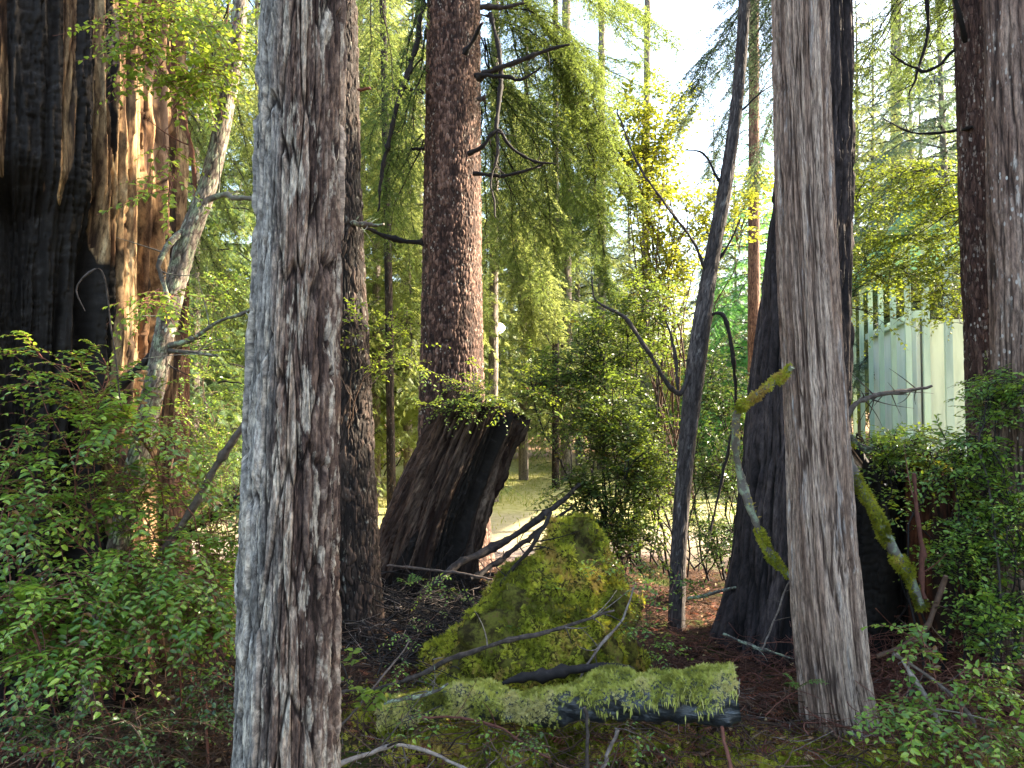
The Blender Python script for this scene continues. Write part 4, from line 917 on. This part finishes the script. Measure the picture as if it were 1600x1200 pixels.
# moss carpet on the ground around log and mound
def groundgrid(x0, x1, y0, y1, st):
    x, y = np.meshgrid(np.arange(x0, x1, st), np.arange(y0, y1, st)); z = ground(x, y); return np.stack([x, y, z], -1)
GV = groundgrid(-1.0, 2.6, 2.6, 5.0, .05); gc = (GV[:-1, :-1] + GV[1:, 1:]) / 2
dn = np.exp(-(((gc[..., 0] - .1) / .75) ** 2 + ((gc[..., 1] - 3.85) / .45) ** 2) ** 2) + 1.8 * np.exp(-(((gc[..., 0] - 1.4) / .5) ** 2 + ((gc[..., 1] - 3.05) / .35) ** 2)) + .25 * np.exp(-(((gc[..., 0] + .3) / .5) ** 2 + ((gc[..., 1] - 3.1) / .3) ** 2))
dn = dn * sst(.42, .62, fbm(gc[..., 0] * 3, gc[..., 1] * 3, s=88, o=4) + .12); p, nm = sample(GV, 60000, dn + 1e-6); nm = np.where(nm[:, 2:3] < 0, -nm, nm)
A = Acc(); moss(A, p, nm, .032, .6, .2, .9, SPRAY); tag(A.build('moss_carpet', M['moss'], None, False, (0, 4, 0)), kind='stuff')

# ------------------------------------------------------------------ litter
def scatter_xy(n, x0, x1, y0, y1, f=None):
    x = rng.uniform(x0, x1, n * 4); y = rng.uniform(y0, y1, n * 4)
    w = np.ones(n * 4) if f is None else f(x, y); k = rng.random(n * 4) < w; return x[k][:n], y[k][:n]
def twigs(n, f, lmin, lmax, hgt, rad, name, mat, box=(-3, 4, 1.8, 8), tilt=.18):
    x, y = scatter_xy(n, *box, f); n = len(x); L = rng.uniform(lmin, lmax, n) * rng.random(n) ** .6; a = rng.uniform(0, 2 * math.pi, n)
    d = np.stack([np.cos(a), np.sin(a), rng.normal(size=n) * tilt], 1); k = 6; t_ = np.linspace(-.5, .5, k)
    b_ = rng.normal(size=(n, 3)) * .22; b_[:, 2] *= .5
    z = ground(x, y) + rng.random(n) ** 2 * hgt + .006 + np.abs(d[:, 2]) * L * .3
    pts = np.stack([x, y, z], 1)[:, None] + L[:, None, None] * (d[:, None] * t_[None, :, None] + b_[:, None] * (4 * t_ ** 2 - .5)[None, :, None] + rng.normal(size=(n, k, 3)) * .02)
    r_ = rad * rng.uniform(.4, 1.2, (n, 1)) * np.linspace(1, .4, k)[None]; A = Acc(); V, Q = tubes(pts, r_, 4); A.add(V, Q, r=np.repeat(rng.random(n), k * 4))
    tag(A.build(name, mat), kind='stuff')
twigs(9000, None, .04, .24, .04, .0025, 'twig_litter', M['litter'])
twigs(1500, lambda x, y: np.exp(-(((x + .45) / .5) ** 2 + ((y - 5.3) / .9) ** 2)), .12, .8, .26, .0048, 'dead_twigs', M['darkwood'], (-1.6, .6, 3.8, 7.2), .3)
twigs(700, lambda x, y: np.exp(-(((x + .45) / .55) ** 2 + ((y - 5.2) / .9) ** 2)), .12, .5, .24, .003, 'grey_dead_twigs', M['greywood'], (-1.6, .6, 3.8, 7.2), .3)
twigs(2800, lambda x, y: np.exp(-(((x - 2.4) / .8) ** 2 + ((y - 4.2) / .9) ** 2)), .1, .5, .2, .003, 'red_dead_twigs', M['redtwig'], (.8, 4, 2.6, 6), .35)
twigs(1100, None, .12, .55, .1, .0042, 'scattered_twigs', M['twig'], (-1.2, 2.2, 2.2, 4.3), .3)
twigs(550, None, .1, .4, .1, .003, 'pale_twigs', M['greywood'], (-1.2, 2.2, 2.2, 4.3), .3)
twigs(1600, lambda x, y: sst(.8, -.2, np.abs(x + 1.6)) , .1, .5, .2, .003, 'brown_dead_twigs', M['twig'], (-2.8, -.5, 2.6, 5), .35)
twigs(5000, lambda x, y: np.exp(-(((x - .9) / .7) ** 2 + ((y - 4.6) / .8) ** 2)) + np.exp(-(((x - .6) / .8) ** 2 + ((y - 2.9) / .3) ** 2)), .05, .3, .08, .0028, 'brown_cedar_twigs', M['litter'], (-.8, 2.6, 2.5, 6.5), .2)
x, y = scatter_xy(3200, -2.5, 3.5, 2.3, 6.5, lambda x, y: .15 + np.exp(-(((x - 1) / .8) ** 2 + ((y - 4.3) / 1) ** 2)) + .6 * np.exp(-(((x - .4) / .8) ** 2 + ((y - 2.9) / .4) ** 2))); p = np.stack([x, y, ground(x, y) + .012 + rng.random(len(x)) * .02], 1)
A = Acc(); a = rng.uniform(0, 6.28, len(x)); leaves(A, p, np.stack([np.cos(a), np.sin(a), rng.normal(size=len(x)) * .2], 1), np.array([0, 0, 1.]) + rng.normal(size=p.shape) * .3, rng.uniform(.04, .11, len(x)), .5, SPRAY, rng.random(len(x)))
tag(A.build('dead_cedar_fronds', M['dead_frond'], None, False), kind='stuff')
x, y = scatter_xy(9000, -3, 4, 1.8, 7.2); p = np.stack([x, y, ground(x, y) + .008 + rng.random(len(x)) * .03], 1); a = rng.uniform(0, 6.28, len(x)); A = Acc()
leaves(A, p, np.stack([np.cos(a), np.sin(a), rng.normal(size=len(x)) * .3], 1), np.array([0, 0, 1.]) + rng.normal(size=p.shape) * .45, rng.uniform(.015, .05, len(x)), rng.uniform(.3, .8, len(x)), LEAF4, rng.random(len(x)))
tag(A.build('fallen_leaves', M['dead_leaf'], None, False), kind='stuff')
x, y = scatter_xy(16000, -9, 11, 9.5, 24, lambda x, y: sst(9, 13, y) * sst(.4, .55, fbm(x * .5, y * .5, s=93))); p = np.stack([x, y, ground(x, y)], 1)
A = Acc(); leaves(A, p, np.array([0, 0, 1.]) + rng.normal(size=p.shape) * .4, np.array([0, 1., 0]) + rng.normal(size=p.shape) * .5, rng.uniform(.03, .09, len(x)), .2, NEED, rng.random(len(x)))
tag(A.build('grass', M['grass'], None, False), kind='stuff')

# ------------------------------------------------------------------ fallen branches, poles, sticks
FB = 'fallen branches around the mossy stump'
for pth, mt, lb, tw in [
    ([(528, 1082, 3.9, 4), (600, 1072, 3.85, 5), (654, 1056, 3.8, 6), (710, 1028, 3.75, 6.5), (770, 1008, 3.7, 6), (815, 997, 3.7, 6), (870, 982, 3.7, 5.5), (916, 969, 3.7, 4.5), (960, 954, 3.75, 2.5)], 'greywood', 'long grey bent branch lying across the front of the mossy mound', 6),
    ([(528, 1084, 4.6, 6), (587, 1049, 4.6, 6), (668, 1011, 4.5, 5.5), (759, 951, 4.3, 6), (790, 902, 4.2, 5), (836, 850, 4.15, 4), (862, 800, 4.2, 3)], 'darkwood', 'dark curved branch rising from the twig heap up the left flank of the mound', 8),
    ([(905, 757, 6.2, 4), (878, 783, 6, 6), (780, 850, 5.8, 8), (720, 880, 5.6, 8), (655, 930, 5.4, 6)], 'darkwood', 'straight black pole leaning from the clearing down to the stump foot, upper of two', 2),
    ([(895, 790, 6.0, 3), (850, 822, 5.9, 5), (790, 868, 5.7, 6), (735, 905, 5.5, 6)], 'darkwood', 'black pole, lower of the two leaning beside the cut stump', 2),
    ([(605, 884, 5.8, 3), (660, 890, 5.6, 3.5), (700, 895, 5.5, 3), (770, 905, 5.4, 2)], 'greywood', 'pale thin stick lying across the foot of the cut stump', 1),
    ([(528, 1140, 3.3, 3), (590, 1070, 3.4, 3), (640, 1000, 3.6, 2)], 'greywood', 'thin straight pale stick slanting up beside the silver cedar', 0),
    ([(515, 1205, 2.9, 6), (570, 1180, 2.95, 5.5), (625, 1168, 3, 5), (680, 1180, 3, 5), (735, 1206, 2.95, 5)], 'greywood', 'pale crooked stick arching along the bottom edge', 2),
    ([(660, 1122, 3.2, 3), (720, 1124, 3.2, 3), (770, 1136, 3.15, 3), (830, 1165, 3.1, 3), (860, 1185, 3.1, 2)], 'redtwig', 'bare reddish twig curving below the moss bank', 3),
    ([(913, 1105, 3.05, 4.5), (916, 1150, 3.02, 5), (917, 1210, 3, 5)], 'greywood', 'short upright grey stake poking up in front of the log', 0),
    ([(965, 1140, 3.0, 5), (950, 1172, 2.98, 5), (938, 1205, 2.95, 5)], 'greywood', 'broken whitish stick leaning under the log', 0),
    ([(1128, 1135, 3.05, 4), (1138, 1170, 3.0, 5), (1148, 1210, 2.95, 5.5)], 'redtwig', 'orange-brown stick propped under the right end of the log', 0),
    ([(990, 1046, 3.7, 5), (930, 1044, 3.7, 10), (860, 1052, 3.7, 11), (815, 1060, 3.7, 9), (785, 1068, 3.7, 3)], 'darkwood', 'thick charred branch piece lying on the moss behind the log', 0),
    ([(990, 918, 3.9, 2), (970, 970, 3.85, 3), (935, 1010, 3.8, 3.5), (910, 1050, 3.75, 3.5), (900, 1075, 3.7, 3)], 'greywood', 'thin forked twig rising in front of the mossy mound', 3),
    ([(600, 1100, 3.4, 4), (660, 1082, 3.4, 4), (700, 1068, 3.4, 3)], 'lichenwood', 'mossy broken branch lying left of the log', 2),
    ([(1075, 935, 5.2, 4), (1110, 928, 5.1, 4.5), (1150, 918, 5, 3)], 'lichenwood', 'pale stick on the ground at the foot of the crooked tree', 1),
    ([(1130, 990, 4.4, 3), (1180, 1010, 4.3, 4), (1240, 1030, 4.2, 3)], 'lichenwood', 'mossy stick between the wide and the pale trunks', 1)]:
    if w_k := (.7 if mt != 'darkwood' else .85): pth = [(a, b_, c_, w_ * w_k) for a, b_, c_, w_ in pth]
    branch('fallen_branch', pth, M[mt], side_twigs=tw, label=lb, cat='branch', group=FB)
branch('dead_pole', [(242, 876, 3.7, 6), (290, 810, 3.65, 7), (340, 725, 3.6, 7), (398, 635, 3.5, 6.5), (440, 560, 3.4, 5)], M['greywood'], label='bare grey pole leaning up against the silver cedar', cat='pole', wob=.002)
branch('dead_pole', [(262, 850, 4.4, 9), (320, 812, 4.4, 10), (380, 780, 4.4, 10), (450, 755, 4.5, 8)], M['darkwood'], label='thick dark dead limb behind the bare grey pole', cat='pole')
branch('dead_limb', [(160, 640, 3.9, 5), (190, 600, 3.9, 9), (225, 565, 3.9, 8), (265, 530, 3.9, 5)], M['darkwood'], label='shredded dark limb caught against the lichen-covered stem', cat='limb', side_twigs=6)
branch('dry_stalk', [(190, 640, 3.4, 1.6), (175, 520, 3.3, 1.6), (150, 420, 3.2, 1.5), (120, 450, 3.2, 1.3), (133, 486, 3.2, 1)], M['greywood'], label='thin bleached stalk bent over in front of the burnt trunk', cat='stalk', wob=.001)
def mossy_branch(path, label, mossfrom=0, parts=None, L=.012, name='mossy_branch'):
    o, s = branch(name, path, M['lichenwood'], label=label, cat='branch', sides=9)
    V, Nn = roll(s, len(s) * 2, 14)
    i = np.linspace(0, 1, V.shape[0] - 1)
    dn = np.zeros(V.shape[0] - 1)
    for a_, b_ in (parts or [(0, 1)]): dn = np.maximum(dn, ((i >= a_) & (i <= b_)) * 1.)
    p, nm = sample(V, 7000, np.repeat(dn[:, None], 14, 1) + .03); A = Acc(); k = fbm(p[:, 0] * 9, p[:, 1] * 9, p[:, 2] * 9, 341, 3) > .42; moss(A, p[k], nm[k], L, .55, .6, 1.1, SPRAY); A.build('moss', M['moss'], o, False, s[0, :3])
mossy_branch([(1322, 700, 4.2, 6), (1335, 745, 4.15, 7), (1360, 790, 4.1, 8.5), (1395, 855, 4.1, 9.5), (1425, 910, 4.1, 9), (1440, 950, 4.1, 8)], 'moss-coated limb sloping down to the right beside the pale trunk', parts=[(.15, 1)], L=.02)
mossy_branch([(1238, 573, 3.6, 6), (1215, 590, 3.65, 6), (1180, 622, 3.7, 6), (1155, 645, 3.8, 6), (1150, 690, 3.9, 7), (1160, 750, 4, 7), (1178, 815, 4, 6), (1205, 868, 4, 6.5), (1236, 902, 3.95, 5)], 'crooked moss-tufted branch bending like an elbow in front of the wide redcedar', parts=[(0, .25), (.78, 1)], L=.018)
mossy_branch([(1318, 672, 4.7, 3), (1350, 700, 4.7, 7), (1400, 712, 4.7, 8), (1445, 722, 4.6, 6), (1490, 735, 4.6, 3)], 'mossy branch lying along the rim of the hollow stump', parts=[(.1, 1)], L=.02)
branch('gnarled_branch', [(1322, 660, 4.6, 5), (1338, 632, 4.6, 5), (1372, 616, 4.6, 4.5), (1400, 612, 4.6, 4), (1430, 607, 4.6, 3.5), (1456, 603, 4.6, 2.5)], M['greywood'], label='gnarled grey branch standing against the pale shed posts', cat='branch', side_twigs=12)
for pth, mt, lb in [([(1395, 1022, 3.3, 3), (1440, 1050, 3.25, 3.2), (1480, 1085, 3.2, 3.5), (1525, 1142, 3.1, 2.5)], 'greywood', 'upper of two pale bare twigs right of the pale trunk base'),
                ([(1400, 1020, 3.3, 2), (1430, 1070, 3.25, 4), (1450, 1100, 3.2, 4.5), (1463, 1142, 3.1, 4)], 'greywood', 'lower thicker pale twig right of the pale trunk base'),
                ([(1370, 1026, 3.5, 4), (1405, 1010, 3.5, 5), (1440, 985, 3.5, 5), (1478, 900, 3.5, 4)], 'twig', 'brown broken stick rising from the foot of the pale trunk'),
                ([(1445, 935, 3.8, 4), (1438, 860, 3.8, 5), (1430, 790, 3.8, 4), (1428, 740, 3.8, 3)], 'redtwig', 'upright orange-brown stem in front of the hollow stump'),
                ([(1190, 1015, 3.9, 1.5), (1212, 960, 3.9, 1.5), (1237, 905, 3.9, 1.5)], 'greywood', 'thin grey twig leaning on the pale trunk')]:
    branch('bare_twig', pth, M[mt], label=lb, cat='twig', side_twigs=3)

# ------------------------------------------------------------------ shrubs
U = 'evergreen huckleberry bushes'
shrub('huckleberry_bush', 'big glossy huckleberry bush spreading across the lower left corner', (150, 1230, 3.3), [(70, 930, 3.2, 110, 60, .3, 26), (230, 905, 3.4, 120, 60, .3, 30), (330, 950, 3.4, 60, 90, .3, 20), (120, 1020, 3.1, 120, 60, .25, 22)], M['huck'], M['redtwig'], U, ls=.037, tl=.32, flat=.92, jit=.14, sp=.021, droop=.5, nt=9, spread=.3, rad=.007, roots=[(60, 1230, 3.4), (200, 1220, 3.4), (320, 1200, 3.5)])
shrub('huckleberry_bush', 'arching glossy leafy sprays in front of the charred hollow of the burnt trunk', (60, 1150, 3.7), [(90, 590, 3.5, 100, 45, .25, 15), (60, 700, 3.5, 90, 70, .25, 12), (210, 640, 3.5, 90, 50, .2, 12), (200, 760, 3.6, 110, 60, .25, 16), (60, 800, 3.3, 80, 40, .2, 9)], M['huck'], M['redtwig'], U, ls=.037, tl=.36, flat=.92, jit=.12, sp=.021, droop=.5, nt=7, spread=.35, arch=.25, rad=.007, roots=[(20, 1150, 3.7), (120, 1150, 3.7), (250, 1100, 3.8)])
shrub('huckleberry_bush', 'leafy bush between the leaning grey stem and the silver cedar', (320, 1050, 3.9), [(330, 780, 4, 70, 80, .3, 14), (310, 850, 3.8, 90, 60, .3, 20), (360, 900, 3.6, 40, 60, .3, 12)], M['huck'], M['redtwig'], U, ls=.034, tl=.28, nt=8, spread=.2, flat=.9, jit=.15)
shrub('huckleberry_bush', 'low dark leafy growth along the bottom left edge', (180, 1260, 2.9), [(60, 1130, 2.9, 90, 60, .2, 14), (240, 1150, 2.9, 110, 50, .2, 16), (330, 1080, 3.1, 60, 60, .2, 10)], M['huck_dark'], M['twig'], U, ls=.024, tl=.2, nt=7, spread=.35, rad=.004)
shrub('x', 'x', None or (1, 1, 1), [(290, 35, 3.5, 110, 40, .3, 15), (350, 110, 3.6, 60, 50, .3, 10), (230, 95, 3.4, 60, 25, .2, 6), (300, 130, 3.6, 60, 30, .2, 8), (200, 30, 3.4, 50, 30, .2, 5), (262, 300, 3.5, 25, 15, .1, 3), (245, 470, 3.5, 35, 20, .1, 5)], M['huck_lime'], M['redtwig'], th=T['lich'], ls=.037, tl=.26, nt=7, arch=.05, rad=.003, roots=[(256, 40, 3.8), (370, 60, 3.9), (282, 170, 3.8), (330, -40, 3.8), (262, 460, 3.8)], spread=.03)
shrub('young_hemlock_bush', 'mid-green thicket behind the leaning grey stem', (330, 900, 6.5), [(300, 600, 6.5, 90, 110, .6, 16), (350, 480, 6.8, 60, 80, .5, 12), (320, 700, 6.2, 80, 60, .5, 14)], M['huck'], M['twig'], ls=.034, tl=.35, nt=8, tpl=LEAF4, sp=.026, spread=.3)
shrub('huckleberry_bush', 'pale green leafy spray reaching right from behind the silver cedar', (545, 660, 4.9), [(600, 500, 4.9, 50, 22, .2, 6), (640, 560, 5.2, 50, 30, .3, 7), (560, 490, 4.8, 30, 15, .2, 3)], M['huck_lime'], M['twig'], U, ls=.028, tl=.26, nt=6, arch=.15, rad=.004, spread=.04)
shrub('huckleberry_bush', 'ragged greenery growing on top of the leaning cut stump', (757, 655, 6.2), [(690, 640, 5.8, 50, 18, .25, 7), (770, 628, 5.8, 60, 18, .2, 8), (740, 585, 6.0, 50, 30, .25, 8), (825, 600, 6.1, 45, 40, .25, 8)], M['huck_mid'], M['darkwood'], U, ls=.034, tl=.22, nt=8, spread=.16, arch=.12, rad=.004, tpl=LEAF4, sp=.018)
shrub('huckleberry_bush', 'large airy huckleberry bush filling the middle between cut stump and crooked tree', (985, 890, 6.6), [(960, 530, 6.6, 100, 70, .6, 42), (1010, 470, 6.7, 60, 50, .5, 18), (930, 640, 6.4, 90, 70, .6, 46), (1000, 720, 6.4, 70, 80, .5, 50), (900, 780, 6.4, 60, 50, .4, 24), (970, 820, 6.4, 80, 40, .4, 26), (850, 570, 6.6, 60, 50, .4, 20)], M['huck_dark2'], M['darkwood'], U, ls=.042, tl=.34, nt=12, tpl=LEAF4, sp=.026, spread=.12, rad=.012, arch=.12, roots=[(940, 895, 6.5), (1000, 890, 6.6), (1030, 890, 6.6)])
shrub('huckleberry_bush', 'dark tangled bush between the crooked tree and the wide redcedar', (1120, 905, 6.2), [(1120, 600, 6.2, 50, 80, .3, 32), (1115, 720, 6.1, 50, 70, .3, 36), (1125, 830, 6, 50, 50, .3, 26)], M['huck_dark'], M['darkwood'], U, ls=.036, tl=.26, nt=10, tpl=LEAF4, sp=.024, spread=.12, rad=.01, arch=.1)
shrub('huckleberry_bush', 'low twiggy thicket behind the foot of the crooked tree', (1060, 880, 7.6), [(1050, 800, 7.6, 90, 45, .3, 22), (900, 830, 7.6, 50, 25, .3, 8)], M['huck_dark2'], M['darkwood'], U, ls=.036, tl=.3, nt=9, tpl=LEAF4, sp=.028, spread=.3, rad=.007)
shrub('vine_maple_bush', 'backlit yellow-leaved bush above the middle bush', (1060, 790, 9), [(1010, 270, 9, 80, 60, .7, 22), (950, 190, 9, 90, 60, .6, 26), (1080, 330, 9, 50, 60, .6, 14), (1180, 290, 9, 30, 40, .5, 8), (1040, 400, 9, 80, 60, .5, 22), (1040, 170, 9.2, 80, 50, .5, 20)], M['maple'], M['twig'], ls=.07, tl=.5, nt=9, tpl=LEAF4, sp=.05, spread=.1, rad=.016, arch=.12, cat='bush', tstart=.4)
shrub('x', 'x', (1, 1, 1), [(1400, 290, 6, 70, 50, .4, 22), (1470, 350, 6, 60, 70, .4, 28), (1375, 390, 6.1, 45, 60, .4, 20), (1440, 425, 6, 90, 30, .4, 22), (1510, 300, 6, 30, 60, .3, 12), (1375, 500, 5.8, 30, 15, .2, 2), (1490, 470, 5.9, 40, 35, .3, 12)], M['huck_mid'], M['darkwood'], th=T['ra'], ls=.038, tl=.32, nt=9, tpl=LEAF4, sp=.024, arch=.05, rad=.006, roots=[(1540, 420, 5), (1545, 520, 5), (1530, 300, 5), (1300, 480, 5.8)], spread=.03)
shrub('huckleberry_bush', 'dense dark glossy thicket down the right side below the paired trunks', (1560, 1120, 3.9), [(1565, 620, 4.1, 50, 50, .3, 18), (1510, 720, 4.1, 70, 60, .3, 24), (1570, 820, 3.9, 60, 80, .3, 30), (1510, 860, 4, 50, 60, .3, 16), (1560, 960, 3.7, 60, 60, .3, 20), (1420, 690, 4.5, 80, 28, .3, 22)], M['huck'], M['darkwood'], U, ls=.032, tl=.24, nt=10, spread=.25, rad=.008, roots=[(1500, 1080, 4), (1570, 1120, 3.9), (1620, 1100, 3.9)])
shrub('huckleberry_bush', 'bright glossy low sprays in the lower right corner', (1480, 1230, 3.1), [(1545, 1070, 3.1, 60, 40, .2, 9), (1400, 1110, 3.1, 50, 25, .15, 7), (1480, 1150, 3, 80, 40, .2, 9), (1560, 1160, 3, 50, 40, .2, 7), (1430, 1000, 3.3, 50, 30, .15, 5)], M['huck'], M['redtwig'], U, ls=.034, tl=.2, nt=7, spread=.25, rad=.003)
shrub('huckleberry_bush', 'sparse twiggy seedling between the mossy mound and the crooked tree', (1030, 1080, 3.9), [(1020, 960, 3.9, 60, 50, .25, 9), (1045, 1010, 3.8, 25, 40, .1, 5), (960, 900, 4.1, 30, 20, .1, 3)], M['huck'], M['twig'], U, ls=.026, tl=.14, nt=4, spread=.12, rad=.003)
shrub('huckleberry_bush', 'tiny leafy shoots sprouting from the right flank of the mossy mound', (960, 960, 4.25), [(975, 880, 4.2, 35, 40, .15, 7), (920, 890, 3.95, 20, 15, .05, 3)], M['huck'], M['redtwig'], U, ls=.026, tl=.13, nt=4, spread=.05, rad=.002)
shrub('huckleberry_bush', 'low leafy shoots at the foot of the thin crooked tree', (1040, 950, 4.9), [(1010, 895, 4.9, 50, 25, .2, 6), (1080, 910, 4.8, 40, 20, .2, 5)], M['huck'], M['twig'], U, ls=.03, tl=.18, nt=5, spread=.15, rad=.003)
shrub('huckleberry_bush', 'small sprigs among the dead twigs between dark trunk and mound', (680, 980, 4.9), [(690, 930, 4.9, 60, 25, .2, 6), (620, 1060, 3.9, 50, 30, .2, 5)], M['huck'], M['twig'], U, ls=.026, tl=.16, nt=4, spread=.3, rad=.002)
shrub('huckleberry_bush', 'scattered leafy shoots under the mossy log along the bottom edge', (760, 1230, 3.0), [(640, 1150, 3.0, 60, 25, .12, 6), (830, 1165, 2.95, 80, 20, .12, 6), (1010, 1165, 2.95, 50, 20, .1, 4)], M['huck'], M['twig'], U, ls=.022, tl=.12, nt=4, spread=.4, rad=.002)
shrub('salal_seedling', 'small broad-leaved seedling beside the foot of the silver cedar', (570, 1150, 3.2), [(575, 1085, 3.2, 30, 12, .06, 4), (550, 1020, 3.4, 20, 20, .06, 2)], M['huck_lime'], M['twig'], cat='plant', ls=.045, tl=.09, nt=2, spread=.04, rad=.002, sp=.03)
for px, py, d, lb in [(868, 925, 4.02, 'small pale fern frond tuft on the face of the mossy mound'), (806, 985, 4.02, 'little green fern at the left foot of the mossy mound'), (1246, 1075, 3.5, 'bright green fern sprig just left of the pale trunk base'), (640, 915, 5.2, 'fern among the dead twigs by the cut stump')]:
    b = P(px, py, d); t = thing('fern', b, lb, 'fern', 'small ferns'); SA, LA = Acc(), Acc()
    n = 5; a = rng.uniform(0, 6.28, n); dd = np.stack([np.cos(a) * .6, np.sin(a) * .6 - .3, np.full(n, .8)], 1)
    leafy_twigs(SA, LA, np.repeat(b[None], n, 0), dd, rng.uniform(.1, .17, n), ls=.03, sp=.006, tpl=NEED, wr=.3, jit=.08, rad=.0015, droop=.4)
    SA.build('stem', M['redtwig'], t, True, b); LA.build('fronds', M['fern'], t, False, b)
# background bushes along the far side of the clearing
pb = shrub('woodland_bush', 'x', (800, 760, 16), [(800, 690, 16, 60, 45, .8, 16), (770, 650, 16, 50, 40, .7, 10), (840, 660, 16, 50, 40, .7, 10)], M['huck_lime'], M['twig'], ls=.12, tl=.7, nt=7, tpl=LEAF4, sp=.09, spread=.3, rad=.02, cat='bush')
BB = [(700, 15, .9, 'lime bush low behind the spruce foot', None), (620, 17, 1.1, 'yellow-green bush seen left of the spruce', 'y'), (560, 20, 1.2, 'bush behind the dark mossy-footed trunk', None), (820, 25, 1.1, 'green bush at the far edge of the clearing right of the spruce', 'd'), (930, 28, 1.5, 'bright yellow bush glowing behind the middle bush', 'y'),
      (1010, 22, 1.2, 'green bush behind the crooked tree', None), (1090, 20, 1.1, 'green bush left of the wide redcedar', 'd'), (1160, 18, 1.0, 'light green bush touching the wide redcedar outline', None), (880, 34, 1.6, 'far dark green bush beyond the thin paired trunks', 'd'), (760, 36, 1.6, 'far bush beyond the lamp', None),
      (350, 13, 1.1, 'yellow-green bush behind the bare grey pole', 'y'), (250, 11, .9, 'green bush behind the slim stringy trunk', None), (400, 16, 1.4, 'bush hidden behind the silver cedar', None), (1350, 30, 1.2, 'bush at the foot of the farthest shed post', 'd'), (1270, 22, 1.3, 'bush behind the pale trunk', None), (300, 24, 2.2, 'tall yellow bush far behind the grey pole', 'y'), (640, 30, 2.4, 'tall far lime bush beyond the clearing', 'y'), (1040, 36, 2.3, 'tall far lime bush beyond the crooked tree', 'y')]
MB_ = {'y': M['yellow'], 'd': M['huck']}
for i, (px, d, s_, lb, mt) in enumerate(BB):
    x, y = (px - 800) / F * d, d; loc = (x, y, G1(x, y))
    if i == 0: pb.location = loc; pb.scale = (s_,) * 3; pb['label'] = lb; pb['group'] = 'bushes beyond the clearing'
    else: copy_tree(pb, loc, rng.random() * 6.28, s_, lb, 'bushes beyond the clearing', MB_.get(mt))
